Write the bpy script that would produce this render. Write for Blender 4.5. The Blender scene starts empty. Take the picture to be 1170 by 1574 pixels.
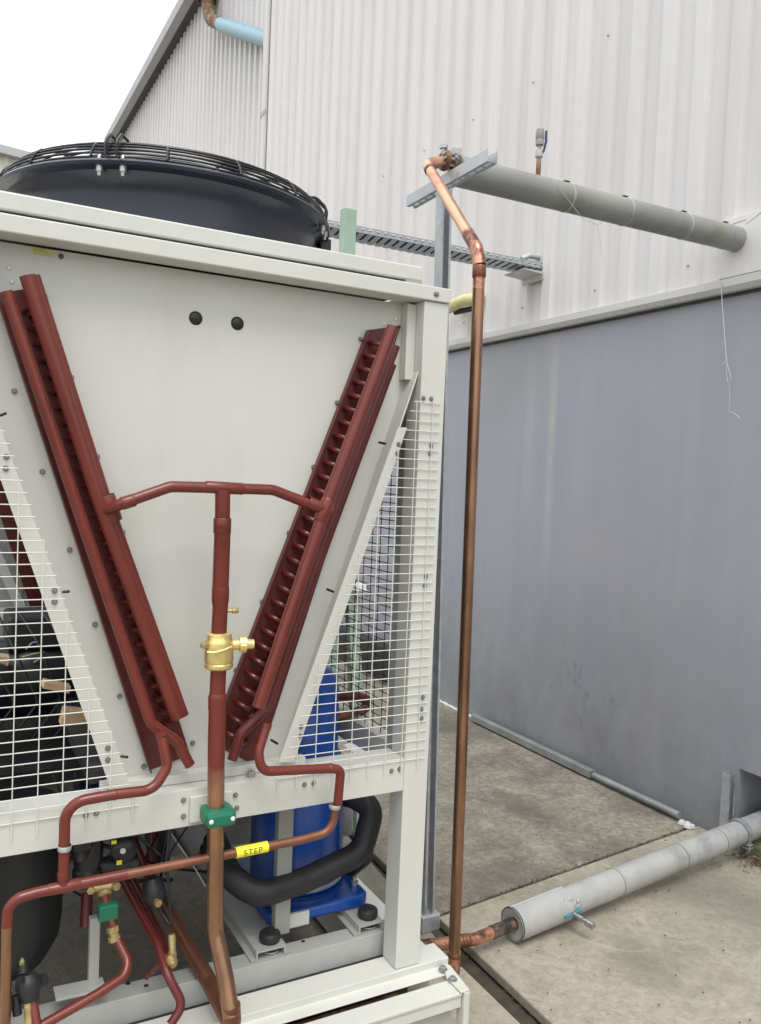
import bpy, bmesh, math, random
from mathutils import Vector, Matrix
random.seed(7)
S = bpy.context.scene
C = S.collection

# ------------------------------------------------------------------ camera
cd = bpy.data.cameras.new('camera')
cam = bpy.data.objects.new('camera', cd)
C.objects.link(cam)
yaw, pit, rol = math.radians(-28.405), math.radians(-2.548), math.radians(2.397)
Rm = Matrix.Rotation(yaw, 3, 'Z') @ Matrix.Rotation(pit, 3, 'X')
r0, f0, u0 = Rm.col[0].copy(), Rm.col[1].copy(), Rm.col[2].copy()
cr = math.cos(rol) * r0 + math.sin(rol) * u0
cu = -math.sin(rol) * r0 + math.cos(rol) * u0
M = Matrix.Identity(4)
for i in range(3):
    M[i][0], M[i][1], M[i][2] = cr[i], cu[i], -f0[i]
M[2][3] = 1.6
cam.matrix_world = M
cd.sensor_width = 36.0
cd.lens = 36.0 * 1272.37 / 1574.0
cd.clip_start = 0.05
cd.clip_end = 500.0
S.camera = cam

# ------------------------------------------------------------------ sky and sun (overcast)
w = bpy.data.worlds.new('World')
S.world = w
w.use_nodes = True
nt = w.node_tree
nt.nodes.clear()
out = nt.nodes.new('ShaderNodeOutputWorld')
mixs = nt.nodes.new('ShaderNodeMixShader')
b1 = nt.nodes.new('ShaderNodeBackground')
b2 = nt.nodes.new('ShaderNodeBackground')
sky = nt.nodes.new('ShaderNodeTexSky')
sky.sky_type = 'NISHITA'
sky.sun_disc = False
sky.sun_elevation = math.radians(64)
sky.sun_rotation = math.radians(-168)
sky.dust_density = 3.0
b1.inputs['Strength'].default_value = 0.11
b2.inputs['Color'].default_value = (0.965, 0.98, 1.0, 1)      # the cloud layer
b2.inputs['Strength'].default_value = 1.45
mixs.inputs[0].default_value = 0.84
nt.links.new(sky.outputs[0], b1.inputs['Color'])
tcw = nt.nodes.new('ShaderNodeTexCoord')
sxw = nt.nodes.new('ShaderNodeSeparateXYZ')
mrw = nt.nodes.new('ShaderNodeMapRange')                      # overcast sky: the cloud is brighter overhead than at the horizon
mrw.inputs['From Min'].default_value = 0.0
mrw.inputs['From Max'].default_value = 1.0
mrw.inputs['To Min'].default_value = 0.82
mrw.inputs['To Max'].default_value = 1.9
nt.links.new(tcw.outputs['Generated'], sxw.inputs[0])
nt.links.new(sxw.outputs['Z'], mrw.inputs['Value'])
nt.links.new(mrw.outputs[0], b2.inputs['Strength'])
nt.links.new(b1.outputs[0], mixs.inputs[1])
nt.links.new(b2.outputs[0], mixs.inputs[2])
nt.links.new(mixs.outputs[0], out.inputs['Surface'])

sd = bpy.data.lights.new('sun', 'SUN')
sd.energy = 1.5
sd.angle = math.radians(30)
sd.color = (1.0, 0.965, 0.91)
sun = bpy.data.objects.new('sun', sd)
C.objects.link(sun)
az, el = math.radians(-168), math.radians(64)                # direction towards the sun
sv = Vector((math.sin(az) * math.cos(el), math.cos(az) * math.cos(el), math.sin(el)))
sun.rotation_euler = sv.to_track_quat('Z', 'Y').to_euler()
S.view_settings.view_transform = 'Standard'
S.view_settings.look = 'None'
S.view_settings.exposure = 0.38
S.view_settings.gamma = 1.0
S.view_settings.use_curve_mapping = False

# ------------------------------------------------------------------ materials
def mat(name, col, rough=0.5, metal=0.0, var=0.08, scale=6.0, stretch=(1, 1, 1), bump=0.0, bscale=60.0,
        col2=None, c2scale=3.0, c2lo=0.55, c2hi=0.7, spec=0.5, rvar=0.1):
    m = bpy.data.materials.new(name)
    m.use_nodes = True
    n = m.node_tree.nodes
    L = m.node_tree.links
    bs = n['Principled BSDF']
    bs.inputs['Metallic'].default_value = metal
    bs.inputs['Specular IOR Level'].default_value = spec
    tc = n.new('ShaderNodeTexCoord')
    mp = n.new('ShaderNodeMapping')
    mp.inputs['Scale'].default_value = stretch
    L.new(tc.outputs['Object'], mp.inputs['Vector'])
    nz = n.new('ShaderNodeTexNoise')
    nz.inputs['Scale'].default_value = scale
    nz.inputs['Detail'].default_value = 6
    nz.inputs['Roughness'].default_value = 0.6
    L.new(mp.outputs[0], nz.inputs['Vector'])
    mr = n.new('ShaderNodeMapRange')
    mr.inputs['From Min'].default_value = 0.3
    mr.inputs['From Max'].default_value = 0.7
    mr.inputs['To Min'].default_value = 1 - var
    mr.inputs['To Max'].default_value = 1 + var
    L.new(nz.outputs['Fac'], mr.inputs['Value'])
    src = None
    if col2 is not None:
        n2 = n.new('ShaderNodeTexNoise')
        n2.inputs['Scale'].default_value = c2scale
        n2.inputs['Detail'].default_value = 8
        n2.inputs['Roughness'].default_value = 0.65
        L.new(mp.outputs[0], n2.inputs['Vector'])
        m2 = n.new('ShaderNodeMapRange')
        m2.inputs['From Min'].default_value = c2lo
        m2.inputs['From Max'].default_value = c2hi
        L.new(n2.outputs['Fac'], m2.inputs['Value'])
        mx = n.new('ShaderNodeMix')
        mx.data_type = 'RGBA'
        mx.inputs['A'].default_value = (*col, 1)
        mx.inputs['B'].default_value = (*col2, 1)
        L.new(m2.outputs[0], mx.inputs['Factor'])
        src = mx.outputs['Result']
    vm = n.new('ShaderNodeVectorMath')
    vm.operation = 'SCALE'
    if src is None:
        vm.inputs[0].default_value = col
    else:
        L.new(src, vm.inputs[0])
    L.new(mr.outputs[0], vm.inputs['Scale'])
    L.new(vm.outputs[0], bs.inputs['Base Color'])
    mr2 = n.new('ShaderNodeMapRange')
    mr2.inputs['From Min'].default_value = 0.3
    mr2.inputs['From Max'].default_value = 0.7
    mr2.inputs['To Min'].default_value = max(0.02, rough - rvar)
    mr2.inputs['To Max'].default_value = min(1, rough + rvar)
    L.new(nz.outputs['Fac'], mr2.inputs['Value'])
    L.new(mr2.outputs[0], bs.inputs['Roughness'])
    if bump > 0:
        n3 = n.new('ShaderNodeTexNoise')
        n3.inputs['Scale'].default_value = bscale
        n3.inputs['Detail'].default_value = 5
        L.new(mp.outputs[0], n3.inputs['Vector'])
        bp = n.new('ShaderNodeBump')
        bp.inputs['Strength'].default_value = bump
        bp.inputs['Distance'].default_value = 0.004
        L.new(n3.outputs['Fac'], bp.inputs['Height'])
        L.new(bp.outputs[0], bs.inputs['Normal'])
    m['nodes'] = 1
    return m

PAINT = mat('beige_paint', (0.60, 0.605, 0.56), 0.40, var=0.035, scale=3, bump=0.04, bscale=250, col2=(0.52, 0.52, 0.465), c2scale=2.6, c2lo=0.55, c2hi=0.85, stretch=(1, 1, 0.5), rvar=0.12)
PANEL = mat('panel_sheet', (0.60, 0.605, 0.565), 0.36, var=0.03, scale=1.5, bump=0.35, bscale=2.2, col2=(0.54, 0.535, 0.475), c2scale=3.5, c2lo=0.54, c2hi=0.8, stretch=(1, 1, 0.35), rvar=0.1)
PAINTG = mat('grey_steel_paint', (0.40, 0.405, 0.38), 0.5, var=0.08, scale=8, bump=0.05, bscale=200)
GALV = mat('galvanised', (0.46, 0.49, 0.51), 0.42, metal=0.55, var=0.16, scale=30, bump=0.05, bscale=120, rvar=0.15)
GALVP = mat('pale_steel', (0.55, 0.56, 0.55), 0.5, metal=0.2, var=0.1, scale=10, bump=0.05, bscale=120)
ZINC = mat('zinc_bolt', (0.42, 0.43, 0.42), 0.32, metal=0.8, var=0.15, scale=60)
ZINCD = mat('dull_bolt', (0.24, 0.25, 0.235), 0.4, metal=0.6, var=0.2, scale=60)
STEELD = mat('weathered_steel', (0.26, 0.28, 0.275), 0.5, metal=0.3, var=0.2, scale=8)
CHAR = mat('charred_sleeve', (0.03, 0.032, 0.03), 0.45, var=0.4, scale=25, col2=(0.16, 0.09, 0.07), c2scale=30, c2lo=0.5, c2hi=0.6, bump=0.4, bscale=50)
MIDG = mat('mid_grey_paint', (0.27, 0.275, 0.255), 0.5, var=0.12, scale=8)
RED = mat('oxide_red_paint', (0.150, 0.027, 0.018), 0.26, var=0.10, scale=4, bump=0.03, bscale=60, spec=0.5, col2=(0.10, 0.017, 0.012), c2scale=9, c2lo=0.52, c2hi=0.8, rvar=0.10)
REDD = mat('dark_red_paint', (0.10, 0.014, 0.012), 0.38, var=0.15, scale=12, bump=0.03, bscale=160)
COPPER = mat('weathered_copper', (0.37, 0.205, 0.125), 0.28, metal=0.82, var=0.3, scale=9, stretch=(1, 1, 0.35),
             col2=(0.20, 0.115, 0.07), c2scale=4, c2lo=0.44, c2hi=0.62, bump=0.05, bscale=90)
COPPERB = mat('brazed_copper', (0.66, 0.34, 0.22), 0.32, metal=0.85, var=0.2, scale=22,
              col2=(0.17, 0.075, 0.065), c2scale=14, c2lo=0.46, c2hi=0.58, bump=0.06, bscale=90)
COPPERN = mat('new_copper', (0.74, 0.42, 0.28), 0.28, metal=0.88, var=0.2, scale=9,
              col2=(0.42, 0.19, 0.11), c2scale=9, c2lo=0.5, c2hi=0.68)
COPPERD = mat('tarnished_copper', (0.20, 0.085, 0.05), 0.42, metal=0.5, var=0.2, scale=14)
BRASS = mat('brass', (0.83, 0.66, 0.27), 0.33, metal=0.75, var=0.1, scale=25, bump=0.06, bscale=200)
BRASSD = mat('dull_brass', (0.46, 0.35, 0.16), 0.4, metal=0.6, var=0.3, scale=40, bump=0.2, bscale=90)
GREEN = mat('green_plastic', (0.010, 0.155, 0.085), 0.36, var=0.06, scale=10)
MINT = mat('mint_paint', (0.36, 0.48, 0.385), 0.5, var=0.1, scale=14, bump=0.05)
BLUE = mat('blue_paint', (0.011, 0.070, 0.33), 0.25, var=0.08, scale=5, spec=0.6)
BLACKP = mat('black_plastic', (0.013, 0.014, 0.018), 0.34, var=0.15, scale=8, bump=0.03, bscale=150)
COWL = mat('black_cowl', (0.014, 0.018, 0.030), 0.28, var=0.15, scale=5, spec=0.6, bump=0.03, bscale=200)
RUBBER = mat('rubber', (0.016, 0.017, 0.019), 0.55, var=0.35, scale=14, bump=0.35, bscale=35)
BLACKM = mat('dark_machine', (0.02, 0.021, 0.023), 0.5, var=0.3, scale=12, bump=0.1)
YELLOW = mat('yellow_tape', (0.85, 0.78, 0.03), 0.4, var=0.05)
PALEY = mat('yellowed_foam', (0.66, 0.62, 0.30), 0.8, var=0.12, scale=20, bump=0.3, bscale=60)
STICKER = mat('pale_yellow_sticker', (0.58, 0.56, 0.20), 0.5, var=0.2, scale=60)
INK = mat('black_ink', (0.02, 0.02, 0.02), 0.6, var=0.1)
WHITE = mat('white_plastic', (0.75, 0.75, 0.74), 0.5, var=0.05)
PAPER = mat('paper', (0.75, 0.75, 0.78), 0.7, var=0.1, scale=60)
CARD = mat('light_timber', (0.62, 0.44, 0.25), 0.7, var=0.15, scale=20)
FOAMG = mat('grey_pvc_cladding', (0.28, 0.285, 0.265), 0.46, var=0.12, scale=3.5, col2=(0.17, 0.165, 0.11), c2scale=2.2, c2lo=0.56, c2hi=0.75, bump=0.05, bscale=70)
FOAML = mat('light_pvc_cladding', (0.40, 0.40, 0.385), 0.36, var=0.15, scale=7, col2=(0.28, 0.29, 0.32), c2scale=4, c2lo=0.5, c2hi=0.6, bump=0.05, bscale=70)
RUST = mat('rusty_iron', (0.16, 0.075, 0.035), 0.75, var=0.3, scale=30, col2=(0.32, 0.27, 0.17), c2scale=14, c2lo=0.45, c2hi=0.6, bump=0.2)
LBLUE = mat('sky_blue_pvc', (0.25, 0.44, 0.52), 0.4, var=0.1, scale=8)
CLAD = mat('white_cladding', (0.72, 0.705, 0.695), 0.5, var=0.05, scale=2.2, stretch=(1, 2.5, 0.14), col2=(0.63, 0.605, 0.585), c2scale=1.6, c2lo=0.5, c2hi=0.8)
TRIM = mat('cream_trim', (0.60, 0.595, 0.575), 0.5, var=0.05, scale=4)
TRIMG = mat('grey_trim', (0.40, 0.41, 0.42), 0.5, var=0.05, scale=4)
DARKG = mat('dark_gutter', (0.055, 0.053, 0.055), 0.6, var=0.2, scale=4)
SHEDM = mat('cream_shed', (0.68, 0.65, 0.54), 0.6, var=0.05, scale=2)
FIN = mat('coil_fins', (0.20, 0.21, 0.21), 0.5, metal=0.4, var=0.2, scale=60)
CORD = mat('pale_cord', (0.58, 0.59, 0.60), 0.7, var=0.05)
SOIL = mat('dark_soil', (0.06, 0.05, 0.035), 0.95, var=0.4, scale=14, bump=0.6, bscale=40)
MOSS = mat('mossy_kerb', (0.20, 0.22, 0.12), 0.9, var=0.35, scale=12, bump=0.5, bscale=60)
LEAF = mat('dead_leaf', (0.09, 0.04, 0.022), 0.8, var=0.4, scale=20)
DARKBLUE = mat('dark_blue_panel', (0.04, 0.046, 0.06), 0.5, var=0.15, scale=5)

def concrete(name, light, mid, dark, dlo, dhi, sc=1.0):
    m = bpy.data.materials.new(name)
    m.use_nodes = True
    n = m.node_tree.nodes
    L = m.node_tree.links
    bs = n['Principled BSDF']
    bs.inputs['Roughness'].default_value = 0.9
    bs.inputs['Specular IOR Level'].default_value = 0.25
    tc = n.new('ShaderNodeTexCoord')
    def noise(s, d=9, r=0.68, dist=0.0):
        k = n.new('ShaderNodeTexNoise')
        k.inputs['Scale'].default_value = s
        k.inputs['Detail'].default_value = d
        k.inputs['Roughness'].default_value = r
        k.inputs['Distortion'].default_value = dist
        L.new(tc.outputs['Object'], k.inputs['Vector'])
        return k.outputs['Fac']
    def rng(v, a, b, c=0.0, d=1.0):
        k = n.new('ShaderNodeMapRange')
        k.inputs['From Min'].default_value = a
        k.inputs['From Max'].default_value = b
        k.inputs['To Min'].default_value = c
        k.inputs['To Max'].default_value = d
        L.new(v, k.inputs['Value'])
        return k.outputs[0]
    def mix(fa, a, b):
        k = n.new('ShaderNodeMix')
        k.data_type = 'RGBA'
        L.new(fa, k.inputs['Factor'])
        for nm, v in (('A', a), ('B', b)):
            if isinstance(v, tuple):
                k.inputs[nm].default_value = (*v, 1)
            else:
                L.new(v, k.inputs[nm])
        return k.outputs['Result']
    big = noise(1.7 * sc, 10, 0.72, 0.3)
    fine = noise(26 * sc, 8, 0.75)
    pit = noise(95 * sc, 3, 0.6)
    c = mix(rng(fine, 0.38, 0.62), mid, light)
    c = mix(rng(big, dlo, dhi, 0.0, 0.8), c, dark)
    c = mix(rng(noise(13 * sc, 10, 0.85, 0.8), 0.53, 0.63, 0, 0.75), c, tuple(v * 0.66 for v in mid))
    c = mix(rng(noise(3.2 * sc, 12, 0.8, 1.2), 0.55, 0.66, 0, 0.6), c, tuple(min(1, v * 1.2) for v in light))
    c = mix(rng(noise(0.8 * sc, 6, 0.6, 0.5), 0.5, 0.62, 0, 0.5), c, tuple(v * 0.62 for v in mid))
    c = mix(rng(pit, 0.69, 0.76, 0, 0.8), c, (0.05, 0.045, 0.035))
    L.new(c, bs.inputs['Base Color'])
    bp = n.new('ShaderNodeBump')
    bp.inputs['Strength'].default_value = 0.55
    bp.inputs['Distance'].default_value = 0.006
    ad = n.new('ShaderNodeMath')
    ad.operation = 'ADD'
    L.new(fine, ad.inputs[0])
    L.new(pit, ad.inputs[1])
    L.new(ad.outputs[0], bp.inputs['Height'])
    L.new(bp.outputs[0], bs.inputs['Normal'])
    return m
CONC_NEAR = concrete('worn_concrete', (0.42, 0.385, 0.31), (0.32, 0.292, 0.232), (0.20, 0.182, 0.14), 0.47, 0.68)
CONC_FAR = concrete('stained_concrete', (0.36, 0.33, 0.27), (0.20, 0.183, 0.15), (0.115, 0.107, 0.085), 0.42, 0.62, 1.3)
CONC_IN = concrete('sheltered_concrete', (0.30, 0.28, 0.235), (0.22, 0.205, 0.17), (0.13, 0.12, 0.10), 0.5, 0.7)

def wall_paint():
    m = bpy.data.materials.new('blue_grey_render')
    m.use_nodes = True
    n = m.node_tree.nodes
    L = m.node_tree.links
    bs = n['Principled BSDF']
    bs.inputs['Roughness'].default_value = 0.55
    tc = n.new('ShaderNodeTexCoord')
    def mapping(sc, loc=(0, 0, 0)):
        mp = n.new('ShaderNodeMapping')
        mp.inputs['Scale'].default_value = sc
        mp.inputs['Location'].default_value = loc
        L.new(tc.outputs['Object'], mp.inputs['Vector'])
        return mp.outputs[0]
    def noise(vec, s, d=6, r=0.6):
        k = n.new('ShaderNodeTexNoise')
        k.inputs['Scale'].default_value = s
        k.inputs['Detail'].default_value = d
        k.inputs['Roughness'].default_value = r
        L.new(vec, k.inputs['Vector'])
        return k.outputs['Fac']
    def rng(v, a, b, c=0.0, d=1.0, smooth=False):
        k = n.new('ShaderNodeMapRange')
        if smooth:
            k.interpolation_type = 'SMOOTHSTEP'
        k.inputs['From Min'].default_value = a
        k.inputs['From Max'].default_value = b
        k.inputs['To Min'].default_value = c
        k.inputs['To Max'].default_value = d
        L.new(v, k.inputs['Value'])
        return k.outputs[0]
    def mul(a, b):
        k = n.new('ShaderNodeMath')
        k.operation = 'MULTIPLY'
        L.new(a, k.inputs[0])
        L.new(b, k.inputs[1])
        return k.outputs[0]
    def mix(fa, a, b):
        k = n.new('ShaderNodeMix')
        k.data_type = 'RGBA'
        L.new(fa, k.inputs['Factor'])
        for nm, v in (('A', a), ('B', b)):
            if isinstance(v, tuple):
                k.inputs[nm].default_value = (*v, 1)
            else:
                L.new(v, k.inputs[nm])
        return k.outputs['Result']
    streak = noise(mapping((1, 5.0, 0.28)), 1.6, 5)
    cloud = noise(mapping((1, 1, 1)), 1.1, 7, 0.62)
    c = mix(rng(streak, 0.3, 0.8), (0.315, 0.335, 0.395), (0.365, 0.378, 0.425))
    c = mix(rng(cloud, 0.45, 0.75, 0, 0.6), c, (0.41, 0.40, 0.425))
    sx = n.new('ShaderNodeSeparateXYZ')
    L.new(tc.outputs['Object'], sx.inputs[0])
    def band(ax, c0, hw, soft):
        k = n.new('ShaderNodeMath')
        k.operation = 'SUBTRACT'
        L.new(sx.outputs[ax], k.inputs[0])
        k.inputs[1].default_value = c0
        a = n.new('ShaderNodeMath')
        a.operation = 'ABSOLUTE'
        L.new(k.outputs[0], a.inputs[0])
        return rng(a.outputs[0], hw, hw + soft, 1.0, 0.0, True)
    # pale drips run down from the cladding edge
    for y0, hw, z0, zl, s in ((3.86, 0.006, 1.75, 0.72, 0.5), (4.08, 0.02, 1.95, 0.55, 0.28), (3.62, 0.01, 1.9, 0.5, 0.14), (2.83, 0.015, 1.7, 0.7, 0.16)):
        f = mul(mul(band('Y', y0, hw, 0.05), band('Z', z0, zl * 0.6, zl * 0.6)), rng(noise(mapping((1, 2, 1)), 5, 5), 0.2, 0.7, 0.3 * s, s * 1.1))
        c = mix(f, c, (0.52, 0.49, 0.475))
    for y0, hw, z0, zl, s in ((4.45, 0.10, 2.25, 0.35, 0.5), (4.12, 0.12, 2.35, 0.3, 0.5)):
        f = mul(mul(band('Y', y0, hw, 0.12), band('Z', z0, zl * 0.5, zl * 0.6)), rng(streak, 0.2, 0.7, 0.3 * s, s))
        c = mix(f, c, (0.29, 0.30, 0.27))
    # dark hand-sized scuffs low on the wall
    for y0, z0, hw in ((3.56, 0.52, 0.06), (3.43, 0.385, 0.055), (3.26, 0.42, 0.05), (3.50, 0.25, 0.035), (3.75, 0.40, 0.02)):
        f = mul(mul(band('Y', y0, hw * 0.5, hw), band('Z', z0, hw * 0.6, hw)), rng(noise(mapping((1, 2.2, 1.0)), 16, 6, 0.7), 0.46, 0.60, 0, 0.5))
        c = mix(f, c, (0.10, 0.105, 0.12))
    # splash dirt and soft occlusion shade, both painted into the lower wall
    f = mul(rng(sx.outputs['Z'], 0.0, 1.3, 0.95, 0.0, True), rng(noise(mapping((1, 1, 0.6)), 2.4, 9, 0.7), 0.25, 0.65, 0.25, 1.0))
    c = mix(f, c, (0.20, 0.205, 0.215))
    L.new(c, bs.inputs['Base Color'])
    bp = n.new('ShaderNodeBump')
    bp.inputs['Strength'].default_value = 0.12
    bp.inputs['Distance'].default_value = 0.004
    L.new(noise(mapping((1, 1, 1)), 45, 6), bp.inputs['Height'])
    L.new(bp.outputs[0], bs.inputs['Normal'])
    return m
GREYWALL = wall_paint()

def overspray(z_top, z_low):
    m = COPPER.copy()
    m.name = 'copper_with_overspray'
    n, L = m.node_tree.nodes, m.node_tree.links
    bs = n['Principled BSDF']
    old = bs.inputs['Base Color'].links[0].from_socket
    tc = n.new('ShaderNodeTexCoord')
    sp = n.new('ShaderNodeSeparateXYZ')
    L.new(tc.outputs['Object'], sp.inputs[0])
    nz = n.new('ShaderNodeTexNoise')
    nz.inputs['Scale'].default_value = 22
    nz.inputs['Detail'].default_value = 5
    L.new(tc.outputs['Object'], nz.inputs['Vector'])
    ma = n.new('ShaderNodeMath')
    ma.operation = 'MULTIPLY_ADD'
    L.new(nz.outputs['Fac'], ma.inputs[0])
    ma.inputs[1].default_value = 0.05
    L.new(sp.outputs['Z'], ma.inputs[2])
    mr = n.new('ShaderNodeMapRange')
    mr.inputs['From Min'].default_value = z_low + 0.025
    mr.inputs['From Max'].default_value = z_top + 0.025
    L.new(ma.outputs[0], mr.inputs['Value'])
    mx = n.new('ShaderNodeMix')
    mx.data_type = 'RGBA'
    L.new(mr.outputs[0], mx.inputs['Factor'])
    L.new(old, mx.inputs['A'])
    mx.inputs['B'].default_value = (0.150, 0.027, 0.018, 1)
    L.new(mx.outputs['Result'], bs.inputs['Base Color'])
    mt = n.new('ShaderNodeMapRange')
    mt.inputs['To Min'].default_value = 0.85
    mt.inputs['To Max'].default_value = 0.0
    L.new(mr.outputs[0], mt.inputs['Value'])
    L.new(mt.outputs[0], bs.inputs['Metallic'])
    return m
COPPER_OS = overspray(0.905, 0.855)

# ------------------------------------------------------------------ mesh helpers
class MB:
    """collects shapes and links them as ONE mesh object"""
    def __init__(self):
        self.v, self.f, self.s = [], [], []
    def add(self, vs, fs, smooth=False):
        b = len(self.v)
        self.v += [tuple(p) for p in vs]
        self.f += [tuple(i + b for i in f) for f in fs]
        self.s += [smooth] * len(fs)
        return self
    def box(self, x0, x1, y0, y1, z0, z1):
        vs = [(x, y, z) for z in (z0, z1) for y in (y0, y1) for x in (x0, x1)]
        return self.add(vs, [(0, 2, 3, 1), (4, 5, 7, 6), (0, 1, 5, 4), (2, 6, 7, 3), (0, 4, 6, 2), (1, 3, 7, 5)])
    def bar(self, a, b, wd, hd, up=(0, 0, 1)):
        """rectangular bar from a to b; wd across, hd along up"""
        a, b = Vector(a), Vector(b)
        d = (b - a).normalized()
        s = d.cross(Vector(up)).normalized()
        t = s.cross(d).normalized()
        vs = []
        for p in (a, b):
            for i, j in ((-1, -1), (1, -1), (1, 1), (-1, 1)):
                vs.append(p + s * wd * 0.5 * i + t * hd * 0.5 * j)
        return self.add(vs, [(0, 1, 2, 3), (7, 6, 5, 4), (0, 4, 5, 1), (1, 5, 6, 2), (2, 6, 7, 3), (3, 7, 4, 0)])
    def prism(self, poly, axis, a, b):
        """extrude a 2-d outline along an axis from a to b; outline given in the two other axes"""
        n = len(poly)
        def P(p, q):
            if axis == 'X': return (q, p[0], p[1])
            if axis == 'Y': return (p[0], q, p[1])
            return (p[0], p[1], q)
        vs = [P(p, a) for p in poly] + [P(p, b) for p in poly]
        fs = [tuple(range(n)), tuple(range(2 * n - 1, n - 1, -1))]
        fs += [(i, i + n, (i + 1) % n + n, (i + 1) % n) for i in range(n)]
        return self.add(vs, fs)
    def sweep(self, prof, a, b, up=(0, 0, 1)):
        """extrude a closed outline (across, up) from a to b"""
        a, b = Vector(a), Vector(b)
        d = (b - a).normalized()
        s = d.cross(Vector(up)).normalized()
        t = s.cross(d).normalized()
        n = len(prof)
        vs = [a + s * p[0] + t * p[1] for p in prof] + [b + s * p[0] + t * p[1] for p in prof]
        fs = [tuple(range(n)), tuple(range(2 * n - 1, n - 1, -1))]
        fs += [(i, i + n, (i + 1) % n + n, (i + 1) % n) for i in range(n)]
        return self.add(vs, fs)
    def tube(self, pts, r, seg=16, cap=True, radii=None):
        pts = [Vector(p) for p in pts]
        n = len(pts)
        tan = []
        for i in range(n):
            a = pts[max(i - 1, 0)]
            b = pts[min(i + 1, n - 1)]
            tan.append((b - a).normalized())
        ref = Vector((0, 0, 1)) if abs(tan[0].z) < 0.9 else Vector((1, 0, 0))
        s = tan[0].cross(ref).normalized()
        vs = []
        for i in range(n):
            s = (s - tan[i] * s.dot(tan[i])).normalized()
            t = tan[i].cross(s)
            rr = radii[i] if radii else r
            for k in range(seg):
                a = 2 * math.pi * k / seg
                vs.append(pts[i] + s * math.cos(a) * rr + t * math.sin(a) * rr)
        fs = [(i * seg + k, i * seg + (k + 1) % seg, (i + 1) * seg + (k + 1) % seg, (i + 1) * seg + k) for i in range(n - 1) for k in range(seg)]
        self.add(vs, fs, True)
        if cap:
            for i in (0, n - 1):
                ring = vs[i * seg:(i + 1) * seg]
                self.add(ring, [tuple(range(seg)) if i else tuple(range(seg - 1, -1, -1))])
        return self
    def lathe(self, prof, o, d, seg=20):
        """revolve (radius, distance) pairs about the axis d through o"""
        o, d = Vector(o), Vector(d).normalized()
        ref = Vector((0, 0, 1)) if abs(d.z) < 0.9 else Vector((1, 0, 0))
        s = d.cross(ref).normalized()
        t = d.cross(s)
        n = len(prof)
        vs = []
        for r, h in prof:
            for k in range(seg):
                a = 2 * math.pi * k / seg
                vs.append(o + d * h + s * math.cos(a) * r + t * math.sin(a) * r)
        for i in range(n - 1):
            fl = [(i * seg + k, i * seg + (k + 1) % seg, (i + 1) * seg + (k + 1) % seg, (i + 1) * seg + k) for k in range(seg)]
            sub = vs[i * seg:(i + 2) * seg]
            self.add(sub, [tuple(j - i * seg for j in f) for f in fl], seg > 8)
        return self
    def ring(self, o, R, r, seg=64, sub=6, axis='Z'):
        vs, fs = [], []
        for i in range(seg):
            a = 2 * math.pi * i / seg
            for k in range(sub):
                b = 2 * math.pi * k / sub
                rr = R + r * math.cos(b)
                vs.append((o[0] + rr * math.cos(a), o[1] + rr * math.sin(a), o[2] + r * math.sin(b)))
        for i in range(seg):
            for k in range(sub):
                fs.append((i * sub + k, ((i + 1) % seg) * sub + k, ((i + 1) % seg) * sub + (k + 1) % sub, i * sub + (k + 1) % sub))
        return self.add(vs, fs, True)
    def build(self, name, m, parent=None, bevel=0.0, **tags):
        me = bpy.data.meshes.new(name)
        me.from_pydata(self.v, [], self.f)
        bm = bmesh.new()
        bm.from_mesh(me)
        bmesh.ops.remove_doubles(bm, verts=bm.verts, dist=0.00002)
        bmesh.ops.recalc_face_normals(bm, faces=bm.faces)
        bm.to_mesh(me)
        bm.free()
        if any(self.s):
            for p in me.polygons: p.use_smooth = True
            try: me.set_sharp_from_angle(angle=math.radians(38))
            except Exception: pass
        me.materials.append(m)
        o = bpy.data.objects.new(name, me)
        C.objects.link(o)
        if bevel > 0:
            bv = o.modifiers.new('bevel', 'BEVEL')
            bv.width = bevel
            bv.segments = 2
            bv.limit_method = 'ANGLE'
            bv.angle_limit = math.radians(40)
        if parent is not None:
            o.parent = parent
            o.matrix_parent_inverse = parent_inv(parent)
        for k, v in tags.items():
            o[k] = v
        return o

_world = {}
def parent_inv(p):
    m = Matrix.Translation(p.location)
    if p.parent is not None:
        m = Matrix.Translation(p.location)
    return m.inverted()

def thing(name, label, category, loc, group=None, kind=None):
    o = bpy.data.objects.new(name, None)
    C.objects.link(o)
    o.empty_display_size = 0.1
    o.location = loc
    o['label'] = label
    o['category'] = category
    if group: o['group'] = group
    if kind: o['kind'] = kind
    return o

def fillet(pts, R, n=7):
    """round the corners of a polyline; R a number or one radius per inner corner"""
    pts = [Vector(p) for p in pts]
    outp = [pts[0]]
    for i in range(1, len(pts) - 1):
        rad = R[i - 1] if isinstance(R, (list, tuple)) else R
        a, b, c = pts[i - 1], pts[i], pts[i + 1]
        u, v = (a - b), (c - b)
        lu, lv = u.length, v.length
        u.normalize(); v.normalize()
        ang = u.angle(v)
        if ang > 3.1 or rad <= 0:
            outp.append(b)
            continue
        t = min(rad / math.tan(ang / 2), lu * 0.49, lv * 0.49)
        rr = t * math.tan(ang / 2)
        p0, p1 = b + u * t, b + v * t
        bis = (u + v).normalized()
        cen = b + bis * (rr / math.sin(ang / 2))
        e0, e1 = (p0 - cen), (p1 - cen)
        tot = e0.angle(e1)
        for k in range(n + 1):
            q = k / n
            s0 = math.sin((1 - q) * tot) / math.sin(tot)
            s1 = math.sin(q * tot) / math.sin(tot)
            outp.append(cen + e0 * s0 + e1 * s1)
    outp.append(pts[-1])
    return outp

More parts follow.
